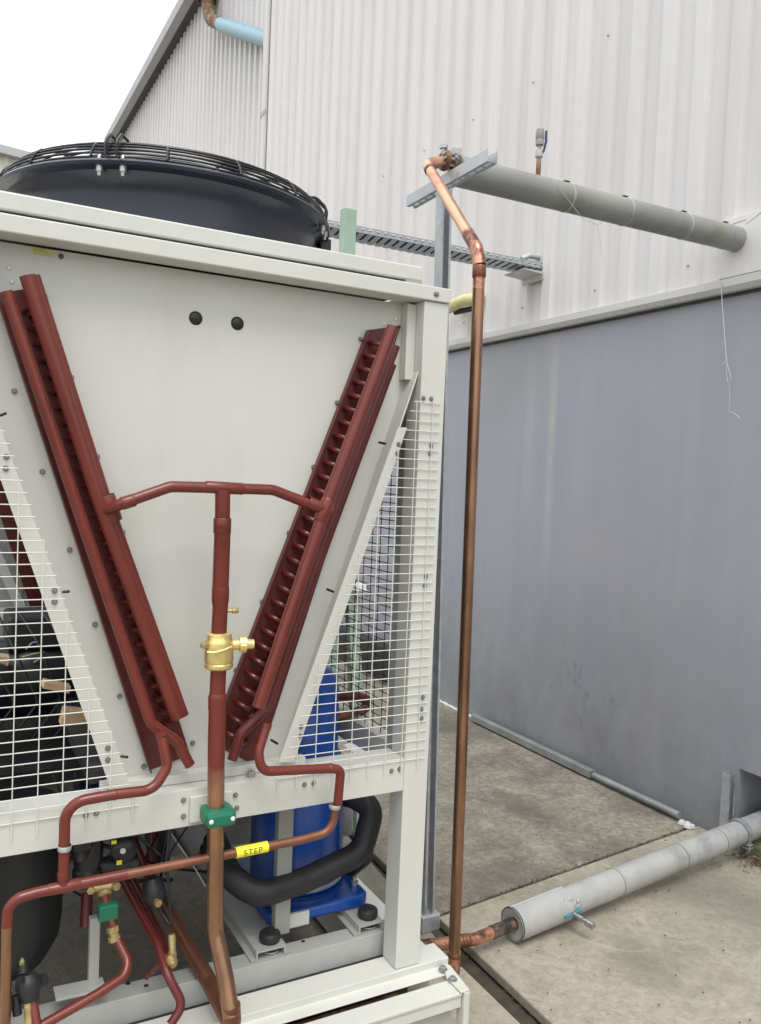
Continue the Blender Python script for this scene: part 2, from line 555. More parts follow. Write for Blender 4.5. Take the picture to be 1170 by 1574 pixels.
# shared hex bolt (faces -Y, washer behind)
def bolt_mesh(name, r, m):
    b = MB()
    b.lathe([(0.0, 0.0), (r * 1.35, 0.0), (r * 1.35, r * 0.22), (r * 0.9, r * 0.25)], (0, 0, 0), (0, -1, 0), 14)
    b.lathe([(r * 0.92, r * 0.2), (r * 0.92, r * 0.85), (r * 0.75, r * 1.0), (0.0, r * 1.0)], (0, 0, 0), (0, -1, 0), 6)
    o = b.build(name, m)
    me = o.data
    bpy.data.objects.remove(o)
    return me
BOLT = bolt_mesh('bolt', 0.0047, ZINCD)
BOLTBIG = bolt_mesh('bolt', 0.0095, ZINC)
DOME = None
def put(me, name, loc, parent, rot=(0, 0, 0), **tags):
    o = bpy.data.objects.new(name, me)
    C.objects.link(o)
    o.location = Vector(loc) - (Vector(parent.location) if parent is not None else Vector())
    o.rotation_euler = rot
    o.parent = parent
    for k, v in tags.items(): o[k] = v
    return o

# ================================================================== GROUND
ground = MB().add([(-60, -40, -0.04), (60, -40, -0.04), (60, 80, -0.04), (-60, 80, -0.04)], [(0, 1, 2, 3)]).build('ground', SOIL, kind='structure')
def slab(poly, m, z=0.0, th=0.036):
    b = MB().prism(poly, 'Z', z - th, z)
    return b.build('concrete_slab', m, ground, bevel=0.006)
# near slab, far slab (right of the groove), slabs under and beyond the unit
jx0, jx1 = 1.590, 1.600
slab([(1.580, -3.0), (3.215, -3.0), (3.215, 2.652), (1.640, 2.462)], CONC_NEAR, 0.004)
slab([(1.641, 2.475), (3.215, 2.665), (3.215, 9.3), (2.2, 9.3), (1.67, 3.2)], CONC_FAR, 0.004)
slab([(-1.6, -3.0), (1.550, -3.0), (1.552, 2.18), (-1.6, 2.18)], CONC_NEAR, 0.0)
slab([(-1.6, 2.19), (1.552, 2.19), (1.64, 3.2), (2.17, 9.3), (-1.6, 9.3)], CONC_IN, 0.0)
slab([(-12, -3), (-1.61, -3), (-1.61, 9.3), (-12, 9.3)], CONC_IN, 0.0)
slab([(-12, 9.31), (3.2, 9.31), (3.2, 26), (-12, 26)], CONC_FAR, 0.0)

# ================================================================== WAREHOUSE
wh = thing('warehouse', 'long warehouse wall in white ribbed sheeting above a blue grey rendered base', 'building', (3.2, 5.0, 0))
X0 = 3.2
pitch = 0.212
def sheet_mesh(nr, z0, z1):
    """ribbed sheet: pans and raised trapezoid ribs, facing -X, length along +Y from 0"""
    prof = []
    for k in range(nr):
        y = k * pitch
        prof += [(0.0, y), (0.0, y + 0.108), (-0.034, y + 0.122), (-0.034, y + 0.196)]
    prof += [(0.0, nr * pitch)]
    vs, fs = [], []
    for x, y in prof:
        vs += [(x, y, z0), (x, y, z1)]
    for i in range(len(prof) - 1):
        fs.append((2 * i, 2 * i + 1, 2 * i + 3, 2 * i + 2))
    o = MB().add(vs, fs).build('cladding_sheet', CLAD)
    me = o.data
    bpy.data.objects.remove(o)
    return me
near_sheet = sheet_mesh(4, 2.555, 10.2)
far_sheet = sheet_mesh(4, 1.2, 8.66)
cw = 4 * pitch
y = 9.06 - cw
while y > -2.5:
    put(near_sheet, 'cladding_sheet', (X0, y, 0), wh)
    y -= cw
for k in range(12):
    put(far_sheet, 'cladding_sheet', (3.5, 9.0 + k * cw, 0), wh)
# flashing under the sheets: drip edge proud of the grey wall
MB().prism([(3.172, 2.500), (3.155, 2.522), (3.155, 2.558), (3.205, 2.574), (3.205, 2.500)], 'Y', -2.5, 9.06).build('flashing', TRIM, wh)
MB().box(3.206, 3.23, -2.5, 9.06, 2.488, 2.58).build('shadow_gap_strip', DARKG, wh)  # dark strip standing in for the shadow gap below the flashing
# rendered base wall with the pipe opening near the ground (y below 2.445)
base = MB()
base.box(3.22, 3.42, 2.447, 9.06, -0.04, 2.52)
base.box(3.22, 3.42, -2.5, 2.447, 0.345, 2.52)
base.build('base_wall', GREYWALL, wh)
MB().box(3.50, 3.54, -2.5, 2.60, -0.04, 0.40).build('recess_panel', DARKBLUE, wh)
MB().box(3.235, 3.50, 2.449, 2.58, -0.04, 0.344).build('recess_side', GREYWALL, wh)
MB().box(3.19, 3.30, -2.5, 2.40, -0.035, 0.048).build('kerb', MOSS, wh, bevel=0.01)
# wide skin behind so that nothing shows through
MB().box(3.55, 3.75, -2.5, 19.2, 0.42, 8.6).build('inner_wall', TRIMG, wh)
MB().box(3.24, 3.52, 8.90, 9.055, -0.04, 10.2).build('return_wall', TRIM, wh)
# corner flashing
MB().prism([(3.168, 8.93), (3.168, 9.085), (3.30, 9.085), (3.30, 9.062), (3.19, 9.062), (3.19, 8.93)], 'Z', 2.50, 10.2).build('corner_flashing', TRIM, wh, bevel=0.004)
MB().prism([(3.162, 8.915), (3.162, 9.092), (3.167, 9.092), (3.167, 8.915)], 'Z', 5.55, 5.60).build('corner_lap', TRIMG, wh)
# eave with dark soffit, grey gutter; end trim
MB().box(3.352, 3.60, 9.09, 19.6, 8.66, 8.70).build('soffit', DARKG, wh)
MB().prism([(3.22, 8.66), (3.22, 8.84), (3.35, 8.84), (3.35, 8.66)], 'Y', 9.09, 19.6).build('gutter', TRIMG, wh)
MB().prism([(3.352, 8.702), (3.352, 8.84), (12.0, 10.2), (12.0, 10.0)], 'Y', 9.09, 19.6).build('roof', TRIMG, wh)
MB().box(3.44, 3.60, 18.90, 19.10, 0.0, 8.658).build('corner_trim', TRIM, wh)
MB().box(3.0, 3.75, -2.5, 9.06, 10.2, 10.4).build('parapet', TRIM, wh)
MB().box(3.5, 12, 18.85, 18.895, 0, 8.6).build('end_wall', CLAD, wh)
# fixing screws in the sheets, one row low down
for k in range(9):
    yy = 2.70 + k * pitch * 1.0
    b = MB().lathe([(0.0, 0.010), (0.004, 0.008), (0.006, 0.0)], (0, 0, 0), (-1, 0, 0), 8)
    if k == 0:
        o = b.build('screw', ZINC)
        SCREW = o.data
        bpy.data.objects.remove(o)
for k in range(0, 22, 3):
    put(SCREW, 'screw', (X0 - 0.035, 9.06 - cw * 9 + 0.159 + k * pitch, 2.66 + (0.0 if k % 2 else 0.004)), wh)
    if True:
        put(SCREW, 'screw', (X0 - 0.035, 9.06 - cw * 9 + 0.159 + k * pitch, 4.02), wh)

# far shed seen over the fan
sh = thing('storage_shed', 'low cream shed far away on the left behind the fan', 'building', (-6, 24, 0))
prof = []
sx = MB()
a0, a1 = Vector((-14.0, 22.7, 0)), Vector((3.3, 26.0, 0))
dd = (a1 - a0).normalized()
nn = Vector((dd.y, -dd.x, 0))
vs, fs = [], []
k = 0
L_ = 0.0
while L_ < 17.4:
    for off, dep in ((0, 0), (0.22, 0), (0.26, 0.04), (0.36, 0.04)):
        p = a0 + dd * (L_ + off) + nn * dep
        vs += [(p.x, p.y, 0.0), (p.x, p.y, 10.0 - 0.0)]
    L_ += 0.4
n_ = len(vs) // 2
fs = [(2 * i, 2 * i + 2, 2 * i + 3, 2 * i + 1) for i in range(n_ - 1)]
MB().add(vs, fs).build('wall', SHEDM, sh)
MB().bar(a0 + Vector((0, -0.1, 10.08)), a1 + Vector((0, -0.1, 10.08)), 0.35, 0.22).build('roof_edge', TRIMG, sh)
MB().add([(-14, 22.9, 10.1), (3.3, 26.2, 10.1), (2.0, 36, 10.9), (-15, 33, 10.9)], [(0, 1, 2, 3)]).build('roof', TRIMG, sh)

# ================================================================== CONDENSING UNIT
U = thing('condensing_unit', 'beige steel condensing unit with two V coils of red pipework and black fans on top', 'cooling unit', (0.605, 3.0, 0))
YF = 1.9          # front plane
# posts
for x0, x1 in ((0.002, 0.078), (1.134, 1.210)):
    for y0 in (1.900, 4.03):
        MB().box(x0, x1, y0, y0 + 0.075, 0.2475, 2.066).build('corner_post', PAINT, U, bevel=0.003)
# top fascia beams and roof
MB().box(-0.006, 1.212, 1.893, 1.965, 2.067, 2.105).build('top_beam', PAINT, U, bevel=0.003)
MB().box(-0.006, 1.212, 4.04, 4.11, 2.067, 2.105).build('top_beam', PAINT, U, bevel=0.003)
for x0 in (0.0, 1.150):
    MB().box(x0, x0 + 0.06, 1.967, 4.038, 2.068, 2.104).build('side_rail', PAINT, U, bevel=0.002)
MB().box(0.075, 1.128, 1.915, 4.10, 2.098, 2.113).build('roof_shadow_strip', BLACKM, U)  # recessed black strip that draws the shadow gap under the roof slab
MB().box(0.070, 1.126, 1.902, 4.105, 2.1135, 2.152).build('roof_panel', PAINT, U, bevel=0.004)
MB().box(1.075, 1.124, 1.899, 1.92, 2.106, 2.1125).build('roof_clip', PAINTG, U)
# mid beam with top ledge
MB().box(0.079, 1.133, 1.900, 1.906, 0.748, 0.838).build('mid_beam', PAINT, U, bevel=0.0015)
MB().box(0.079, 1.133, 1.907, 1.990, 0.828, 0.8375).build('mid_beam_ledge', PAINT, U)
MB().box(0.079, 1.133, 4.06, 4.11, 0.748, 0.838).build('mid_beam', PAINT, U)
for x0 in (0.01, 1.155):
    MB().box(x0, x0 + 0.045, 1.976, 4.028, 0.76, 0.838).build('mid_side_beam', PAINT, U)
# front panel (the V between the posts), rear one like it
def vpanel(y0, y1):
    return MB().prism([(0.079, 2.064), (0.079, 1.80), (0.405, 0.850), (0.800, 0.850), (1.133, 1.80), (1.133, 2.064)], 'Y', y0, y1)
vpanel(1.972, 1.977).build('front_panel', PANEL, U)
vpanel(4.045, 4.050).build('rear_panel', PAINT, U)
MB().prism([(0.35, 0.8385), (0.35, 0.862), (0.86, 0.862), (0.86, 0.8385)], 'Y', 1.940, 1.971).build('panel_foot', PAINT, U, bevel=0.002)
# folded strip down the post on the right
MB().box(1.106, 1.133, 1.940, 1.9705, 1.86, 2.06).build('fixing_strip', PAINT, U)
# flange along the right edge of the panel, standing towards the viewer
fl_ = [(1.1327, 1.9715, 1.8853), (0.7894, 1.9715, 0.8434), (0.7978, 1.9180, 0.8634), (1.1319, 1.9180, 1.8805)]
MB().add([Vector(q) for q in fl_] + [Vector(q) + Vector((0, 0.002, 0)) for q in fl_], [(0, 1, 2, 3), (7, 6, 5, 4), (0, 4, 5, 1), (1, 5, 6, 2), (2, 6, 7, 3), (3, 7, 4, 0)]).build('panel_flange', PAINT, U)
MB().tube([Vector(fl_[3]) + Vector((0.002, 0, 0)), Vector(fl_[2]) + Vector((0.002, 0, 0))], 0.0025, 6).build('flange_edge', PAINT, U)

# diagonal mesh strips
def strip(a, b, c, d, y0, name='mesh_strip'):
    vs = []
    for yy in (y0, y0 + 0.003):
        for p in (a, b, c, d):
            vs.append((p[0], yy, p[1]))
    return MB().add(vs, [(0, 1, 2, 3), (7, 6, 5, 4), (0, 4, 5, 1), (1, 5, 6, 2), (2, 6, 7, 3), (3, 7, 4, 0)]).build(name, PAINT, U)
def xz(p): return (p[0], p[2])
strip(xz((1.0761, 1.9120, 1.7277)), xz((1.1038, 1.9120, 1.7294)), xz((0.8148, 1.9120, 0.8648)), xz((0.7725, 1.9120, 0.8687)), 1.912)
strip(xz((0.1199, 1.9120, 1.6692)), xz((0.0855, 1.9120, 1.6669)), xz((0.3682, 1.9120, 0.8520)), xz((0.4133, 1.9120, 0.8483)), 1.912)

# mesh guards: welded wire, 50 x 25 mm
def wire_guard(name, x_of, z0, z1, xa, xb, y, m, par, vx):
    g = MB()
    z = z1
    while z > z0 - 0.001:
        l, r = x_of(z)
        g.tube([(l, y, z), (r, y, z)], 0.0013, 6)
        z -= 0.0254
    for x in vx:
        # highest z where the wire lies inside the outline
        zz = [z for z in [z1 - i * 0.0254 for i in range(60)] if z > z0 - 0.001 and x_of(z)[0] - 0.002 <= x <= x_of(z)[1] + 0.002]
        if zz:
            g.tube([(x, y - 0.0022, max(zz) + 0.004), (x, y - 0.0022, z0 - 0.022)], 0.0013, 6)
    return g.build(name, m, par)
WIRE = mat('coated_wire', (0.66, 0.66, 0.61), 0.4, var=0.03)
WIRE_SHADE = mat('shaded_wire', (0.03, 0.03, 0.035), 0.5, var=0.1)  # the same white mesh, coloured dark for its backlit, shaded inner side
pa, pb = (1.1076, 1.8970, 1.7977), (0.7751, 1.8970, 0.8733)
def right_x(z):
    t = (pa[2] - z) / (pa[2] - pb[2])
    return (pa[0] + (pb[0] - pa[0]) * t + 0.004, 1.196)
wire_guard('mesh_guard', right_x, 0.822, 1.798, 0.7, 1.196, 1.8965, WIRE, U, [1.171 - 0.0508 * k for k in range(10)])
qa, qb = (0.1222, 1.8970, 1.6891), (0.4127, 1.8970, 0.8660)
def left_x(z):
    t = (qa[2] - z) / (qa[2] - qb[2])
    return (0.012, qa[0] + (qb[0] - qa[0]) * t - 0.004)
wire_guard('mesh_guard', left_x, 0.807, 1.76, 0.0, 0.4, 1.8965, WIRE, U, [0.1580 + 0.0508 * k for k in range(-2, 6)])
# side guards (seen from inside) and the rear ones
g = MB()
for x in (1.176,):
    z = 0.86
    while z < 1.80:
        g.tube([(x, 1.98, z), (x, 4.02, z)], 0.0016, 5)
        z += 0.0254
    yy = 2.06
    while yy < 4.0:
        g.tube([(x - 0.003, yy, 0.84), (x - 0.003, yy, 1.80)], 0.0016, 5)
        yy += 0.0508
g.build('side_mesh_guard', WIRE_SHADE, U)
MB().box(1.150, 1.156, 1.992, 2.030, 0.84, 2.06).build('guard_frame', PAINTG, U)
MB().box(1.160, 1.168, 2.9, 2.93, 0.84, 2.06).build('guard_frame', PAINTG, U)

# bolts on the panel
YP = 1.9715
for p in [(0.2075, 1.9705, 1.9597), (0.2669, 1.9705, 1.7893), (0.3271, 1.9705, 1.6150), (0.3881, 1.9705, 1.4427), (0.4482, 1.9705, 1.2700), (0.5089, 1.9705, 1.0987), (0.5685, 1.9705, 0.9246), (0.1503, 1.9705, 1.7490), (0.2107, 1.9705, 1.5764), (0.2719, 1.9705, 1.4025), (0.3312, 1.9705, 1.2292), (0.3912, 1.9705, 1.0571), (0.4518, 1.9705, 0.8816), (0.9836, 1.9705, 1.9563), (0.9228, 1.9705, 1.7840), (0.8633, 1.9705, 1.6135), (0.8014, 1.9705, 1.4428), (0.7359, 1.9705, 1.2674), (0.6735, 1.9705, 1.0973), (1.1373, 1.9705, 2.0669), (1.1479, 1.9705, 1.9397), (0.6761, 1.9705, 0.8786)]:
    put(BOLT, 'bolt', p, U)
for p in [(1.1666, 1.8990, 2.0851)] + [(1.1622, 1.8920, 2.0850)]:
    put(BOLT, 'bolt', (p[0], 1.8925, p[2]), U)
for p in [(1.1424, 1.8990, 1.8092), (1.1668, 1.8990, 1.8094), (1.1733, 1.8990, 1.6847), (1.1703, 1.8990, 1.6636), (1.1752, 1.8990, 1.3317), (1.1724, 1.8990, 1.3070), (1.1820, 1.8990, 0.9998), (1.1795, 1.8990, 0.9677), (1.1808, 1.8990, 0.9424)]:
    put(BOLT, 'bolt', p, U)
for p in [(1.0797, 1.9110, 1.6833), (1.0769, 1.9110, 1.6591), (1.0061, 1.9110, 1.3046), (1.0032, 1.9110, 1.2841), (0.8304, 1.9110, 0.9538), (0.8278, 1.9110, 0.9306), (0.1335, 1.9110, 1.6058), (0.1328, 1.9110, 1.5811), (0.2350, 1.9110, 1.3190), (0.2356, 1.9110, 1.2947), (0.3567, 1.9110, 0.9561), (0.3574, 1.9110, 0.9290)]:
    put(BOLT, 'bolt', p, U)
for p in [(0.3106, 1.8990, 0.8134), (0.3329, 1.8990, 0.8143), (0.8403, 1.8990, 0.8071), (0.8655, 1.8990, 0.8068), (1.0938, 1.8990, 0.8081), (1.1179, 1.8990, 0.8102), (0.5304, 1.8990, 0.8139), (0.5316, 1.8990, 0.7746), (0.6583, 1.8990, 0.8073), (0.6628, 1.8990, 0.7744)]:
    put(BOLT, 'bolt', p, U)
put(BOLTBIG, 'bolt', (0.7043, 1.9250, 0.8437), U)
# small white rivets
RV = MB().lathe([(0.0, 0.004), (0.004, 0.003), (0.0055, 0.0)], (0, 0, 0), (0, -1, 0), 10).build('rivet', WHITE)
RVM = RV.data
bpy.data.objects.remove(RV)
for p in [(0.1348, 1.9715, 2.0107), (0.1405, 1.9715, 1.9825), (1.0873, 1.9715, 2.0222), (1.0521, 1.9715, 2.0057), (1.0435, 1.9715, 1.9788)]:
    put(RVM, 'rivet', p, U)
# two black grommets
GR = MB().lathe([(0.0, 0.006), (0.010, 0.0055), (0.0155, 0.002), (0.0165, 0.0)], (0, 0, 0), (0, -1, 0), 24).build('grommet', BLACKP)
GRM = GR.data
bpy.data.objects.remove(GR)
for p in [(0.5435, 1.9715, 1.9555), (0.6468, 1.9715, 1.9558)]:
    put(GRM, 'grommet', p, U)
# yellow sticker and red plug under the beam
p = (0.2028, 1.9710, 2.0548)
MB().box(p[0] - 0.021, p[0] + 0.021, 1.9705, 1.9718, p[2] - 0.007, p[2] + 0.008).build('sticker', STICKER, U)
p = (0.2390, 1.9710, 2.0522)
MB().lathe([(0.0, 0.003), (0.0055, 0.0025), (0.006, 0.0)], (p[0], 1.9718, p[2]), (0, -1, 0), 16).build('plug', RED, U)
# black cable pins on the strips
for p, dx in zip([(0.1265, 1.9250, 1.6946), (0.2611, 1.9250, 1.3133), (0.3977, 1.9250, 0.9254), (1.0402, 1.9250, 1.6847), (0.9058, 1.9250, 1.2970), (0.7669, 1.9250, 0.9167)], (1, 1, 1, -1, -1, -1)):
    MB().tube([(p[0] - 0.005, 1.940, p[2] - 0.002 * dx), (p[0] + 0.004, 1.918, p[2] + 0.002 * dx)], 0.0032, 8).build('cable_pin', BLACKP, U)

# ---- fans
def fan(cx, cy, detail=True):
    z = 2.33
    R = 0.431
    b = MB()
    b.lathe([(R + 0.012, 2.1525), (R, 2.165), (R - 0.002, 2.22), (R, 2.27), (R + 0.006, 2.300), (R + 0.020, 2.318), (R + 0.047, 2.322), (R + 0.049, 2.330), (R + 0.044, 2.336),
             (R + 0.012, 2.334), (R - 0.012, 2.315), (R - 0.022, 2.28), (R - 0.024, 2.165)], (cx, cy, 0), (0, 0, 1), 96)
    cowl = b.build('fan_cowl', COWL, U)
    g = MB()
    prof = [(0.468, 2.342), (0.464, 2.353), (0.458, 2.364), (0.449, 2.375), (0.437, 2.385), (0.420, 2.393), (0.400, 2.399)]
    r = 0.375
    zz = 2.402
    while r > 0.07:
        prof.append((r, zz))
        r -= 0.026
        zz += 0.0012
    for rr, hz in prof:
        g.ring((cx, cy, hz), rr, 0.0029, 72, 6)
    for k in range(16):
        a = 2 * math.pi * (k + 0.35) / 16
        g.tube([(cx + (rr + 0.003) * math.cos(a), cy + (rr + 0.003) * math.sin(a), hz - (0.006 if hz > 2.39 else 0.0)) for rr, hz in prof], 0.0034, 6)
    gr = g.build('fan_grille', BLACKP, U)
    h = MB()
    h.lathe([(0.0, 2.36), (0.085, 2.355), (0.095, 2.33), (0.095, 2.18), (0.0, 2.17)], (cx, cy, 0), (0, 0, 1), 28)
    hub = h.build('fan_hub', BLACKM, U)
    for k in range(5):
        a = 2 * math.pi * k / 5
        vs = []
        for i in range(6):
            rr = 0.09 + i * 0.055
            tw = 0.36 - i * 0.03
            c0 = Vector((cx + rr * math.cos(a + 0.05 * i), cy + rr * math.sin(a + 0.05 * i), 2.26))
            tn = Vector((-math.sin(a), math.cos(a), 0))
            hw = 0.065 + 0.007 * i
            vs += [c0 - tn * hw + Vector((0, 0, -hw * tw)), c0 + tn * hw + Vector((0, 0, hw * tw))]
        fb = MB().add(vs, [(2 * i, 2 * i + 1, 2 * i + 3, 2 * i + 2) for i in range(5)]).build('fan_blade', BLACKM, U)
        so = fb.modifiers.new('thick', 'SOLIDIFY')
        so.thickness = 0.004
    return cowl, gr
fan(0.606, 2.52)
fan(0.606, 3.52)
# grille clips: pairs of black loops over the rim, silver bolts hanging below the flange
def fan_clip(ang, cx=0.606, cy=2.52):
    d = Vector((math.cos(ang), math.sin(ang), 0))
    t = Vector((-d.y, d.x, 0))
    c = Vector((cx, cy, 0))
    b = MB()
    for s in (-0.014, 0.014):
        pts = [c + d * 0.466 + t * s + Vector((0, 0, 2.335)), c + d * 0.470 + t * s + Vector((0, 0, 2.378)), c + d * 0.440 + t * s + Vector((0, 0, 2.406)), c + d * 0.395 + t * s + Vector((0, 0, 2.408))]
        b.tube(fillet(pts, 0.02, 5), 0.0040, 8)
    b.build('grille_clip', BLACKP, U)
    b = MB()
    for s in (-0.030, 0.028):
        p = c + d * 0.463 + t * s
        b.lathe([(0.0, 2.296), (0.005, 2.297), (0.0055, 2.306), (0.009, 2.307), (0.009, 2.3215)], (p.x, p.y, 0), (0, 0, 1), 10)
        b.lathe([(0.007, 2.332), (0.0075, 2.343), (0.004, 2.348), (0.0, 2.349)], (p.x, p.y, 0), (0, 0, 1), 8)
    b.build('clip_bolt', ZINC, U)
base_ang = math.atan2(1.9 - 2.52, (0.2725, 2.1000, 2.3020)[0] - 0.606)
for k in range(4):
    fan_clip(math.radians(-121) + k * math.pi / 2)
    fan_clip(math.radians(-121) + k * math.pi / 2, 0.606, 3.52)
# black hinge bracket at the right of the cowl
MB().box(1.035, 1.075, 2.46, 2.50, 2.153, 2.30).build('cowl_bracket', BLACKP, U, bevel=0.003)
MB().box(1.045, 1.085, 2.40, 2.44, 2.285, 2.332).build('hinge_block', BLACKP, U, bevel=0.006)
MB().box(1.00, 1.03, 2.43, 2.46, 2.153, 2.21).build('terminal_post', PALEY, U)

# ---- coils: finned slabs running back from the front plates
def coil_slab(p_top, p_bot, th, y0, y1, name='coil_fins'):
    a, b = Vector((p_top[0], 0, p_top[1])), Vector((p_bot[0], 0, p_bot[1]))
    d = (b - a).normalized()
    n = Vector((-d.z, 0, d.x)) * th * 0.5
    poly = [(a + n).xz, (a - n).xz, (b - n).xz, (b + n).xz]
    return MB().prism([tuple(p) for p in poly], 'Y', y0, y1).build(name, FIN, U)
coil_slab((0.150, 1.985), (0.480, 0.90), 0.05, 1.980, 3.80)
coil_slab((1.075, 1.985), (0.735, 0.90), 0.085, 1.980, 4.03)

def coil_plate(quad, y, flange_left, flange_right, m, name='end_plate'):
    """dark red channel: back plate with two standing flanges; quad = top-left, top-right, bottom-right, bottom-left in x,z"""
    tl, tr, br, bl = [Vector((q[0], 0, q[2])) for q in quad]
    b = MB()
    t = 0.002
    vs = [Vector((q.x, yy, q.z)) for yy in (y - t, y) for q in (tl, tr, br, bl)]
    b.add(vs, [(0, 1, 2, 3), (7, 6, 5, 4), (0, 4, 5, 1), (1, 5, 6, 2), (2, 6, 7, 3), (3, 7, 4, 0)])
    for (p, q, dep) in ((tl, bl, flange_left), (tr, br, flange_right)):
        if dep > 0:
            w = Vector((0.003, 0, 0))
            vs = []
            for yy in (y - dep, y - t):
                vs += [Vector((p.x, yy, p.z)), Vector((p.x, yy, p.z)) + w, Vector((q.x, yy, q.z)) + w, Vector((q.x, yy, q.z))]
            b.add(vs, [(0, 1, 2, 3), (7, 6, 5, 4), (0, 4, 5, 1), (1, 5, 6, 2), (2, 6, 7, 3), (3, 7, 4, 0)])
    return b.build(name, m, U)
def bends(p_top, p_bot, n, across, y, r, reach):
    """return bends: hairpin tubes standing out of the plate, in a zig-zag"""
    a, b_ = Vector(p_top), Vector(p_bot)
    g = MB()
    for i in range(n):
        c = a + (b_ - a) * (i + 0.5) / n
        d = Vector(across) * 0.5
        pts = []
        for k in range(9):
            t = math.pi * k / 8
            pts.append(c - d * math.cos(t) + Vector((0, -reach * math.sin(t), 0)))
        g.tube(pts, r, 8, cap=False)
    return g.build('return_bends', REDD, U)
# left coil
Y1 = 1.968
coil_plate([(0.1079, 1.9680, 1.9510), (0.2002, 1.9680, 1.9807), (0.5622, 1.9680, 0.8970), (0.4638, 1.9680, 0.8714)], Y1, 0.022, 0.0, REDD)
bends((0.1746, 1.9680, 1.9463), (0.5122, 1.9680, 0.9703), 29, (0.030, 0, 0.020), Y1, 0.0055, 0.036)
bends((0.1857, 1.9680, 1.9197), (0.5124, 1.9680, 0.9639), 29, (0.024, 0, -0.018), Y1, 0.0052, 0.026)
MB().tube([(0.1646, 1.8950, 1.9841), (0.3167, 1.8950, 1.5317), (0.5092, 1.8950, 1.0150)], 0.0165, 20).build('header_pipe', RED, U)
MB().tube([(0.1781, 1.9050, 1.9880), (0.3322, 1.9050, 1.5317), (0.5256, 1.9050, 1.0152)], 0.013, 16).build('header_rib', RED, U)
MB().tube(fillet([(0.1260, 1.9000, 1.9473), (0.2775, 1.9000, 1.4992), (0.4490, 1.9000, 1.0062), (0.5108, 1.9000, 0.9563), (0.5436, 1.9000, 0.8962)], [0, 0.05, 0.05]), 0.0125, 18).build('distributor_pipe', RED, U)
# right coil
coil_plate([(0.9986, 1.9680, 1.9799), (1.1022, 1.9680, 2.0061), (0.7385, 1.9680, 0.8445), (0.6069, 1.9680, 0.9241)], Y1, 0.018, 0.0, REDD)
bends((1.0328, 1.9680, 1.9564), (0.6569, 1.9680, 0.9215), 29, (-0.034, 0, 0.020), Y1, 0.0068, 0.034)
bends((1.0536, 1.9680, 1.9346), (0.6815, 1.9680, 0.8953), 29, (0.034, 0, 0.008), Y1, 0.0058, 0.026)
MB().tube([(1.0110, 1.8450, 1.9731), (0.8467, 1.8450, 1.5234), (0.6887, 1.8450, 1.0356)], 0.0155, 22).build('header_pipe', RED, U)
MB().tube(fillet([(1.0485, 1.8950, 1.9359), (0.8776, 1.8950, 1.4607), (0.7328, 1.8950, 1.0162), (0.6647, 1.8950, 0.9605), (0.6456, 1.8950, 0.8972)], [0, 0.03, 0.03]), 0.0125, 20).build('distributor_pipe', REDD, U)
MB().tube([(1.0557, 1.9250, 1.8925), (0.8840, 1.9250, 1.4200), (0.7640, 1.9250, 1.0844)], 0.014, 14).build('plate_rib', REDD, U)

# ---- suction tee and the main riser with the ball valve
def sleeve(a, b, r, m=RED, name='coupling', seg=24, par=None):
    a, b = Vector(a), Vector(b)
    d = (b - a)
    l = d.length
    return MB().lathe([(r * 0.93, -0.0015), (r, 0.001), (r, l - 0.001), (r * 0.93, l + 0.0015)], a, d, seg).build(name, m, par or U)
MB().tube(fillet([(0.3343, 1.8880, 1.4980)] + [(0.3603, 1.8450, 1.5150), (0.4635, 1.8450, 1.5549), (0.5829, 1.8450, 1.5555), (0.7067, 1.8450, 1.5545), (0.8474, 1.8450, 1.5075)], [0.02, 0.05, 0, 0.05]), 0.0128, 22).build('suction_arm', RED, U)
sleeve((0.5448, 1.8450, 1.5566), (0.6313, 1.8450, 1.5547), 0.0142)
sleeve((0.3603, 1.8450, 1.5150), (0.3850, 1.8450, 1.5234), 0.0145)
sleeve((0.7981, 1.8450, 1.5272), (0.8580, 1.8450, 1.5061), 0.0155)
sleeve((0.8515, 1.8450, 1.5347), (0.8310, 1.8450, 1.4833), 0.0172)
sleeve((0.3361, 1.8950, 1.5293), (0.3542, 1.8950, 1.4748), 0.0180)
MB().tube([(0.5838, 1.8450, 1.5525), (0.5854, 1.8450, 1.4852)], 0.0175, 24).build('suction_riser', RED, U)
sleeve((0.5854, 1.8450, 1.4852), (0.5857, 1.8450, 1.4522), 0.0205)
MB().tube([(0.5864, 1.8450, 1.4537), (0.5862, 1.8450, 1.3240)], 0.0190, 24).build('suction_riser', RED, U)
MB().lathe([(0.0195, 0), (0.0200, 0.004), (0.0200, 0.032), (0.0180, 0.042)], (0.5864, 1.8450, 1.3271), (0.006, 0, -1), 24).build('reducer', RED, U)
MB().tube([(0.5873, 1.8450, 1.2937), (0.5860, 1.8450, 1.2164)], 0.0178, 24).build('suction_riser', RED, U)
MB().tube([(0.5879, 1.8450, 1.1387), (0.5872, 1.8450, 1.0685)], 0.0182, 24).build('suction_riser', RED, U)
MB().lathe([(0.0182, -0.006), (0.0205, 0.0), (0.0210, 0.004), (0.0205, 0.030), (0.0200, 0.034)], (0.5873, 1.8450, 1.0730), (0.006, 0, -1), 24).build('coupling', RED, U)
MB().tube([(0.5881, 1.8450, 1.0408), (0.5900, 1.8450, 0.9176)], 0.0200, 24).build('suction_riser', RED, U)
MB().tube(fillet([(0.5899, 1.8450, 0.9184), (0.5947, 1.8450, 0.7310), (0.5997, 1.8450, 0.5139)] + [(0.6156, 1.8050, 0.4188), (0.6226, 1.7700, 0.3414)], [0, 0.12, 0]), 0.0198, 24).build('suction_riser', COPPER_OS, U, label='bare brown copper lower length of the suction pipe')
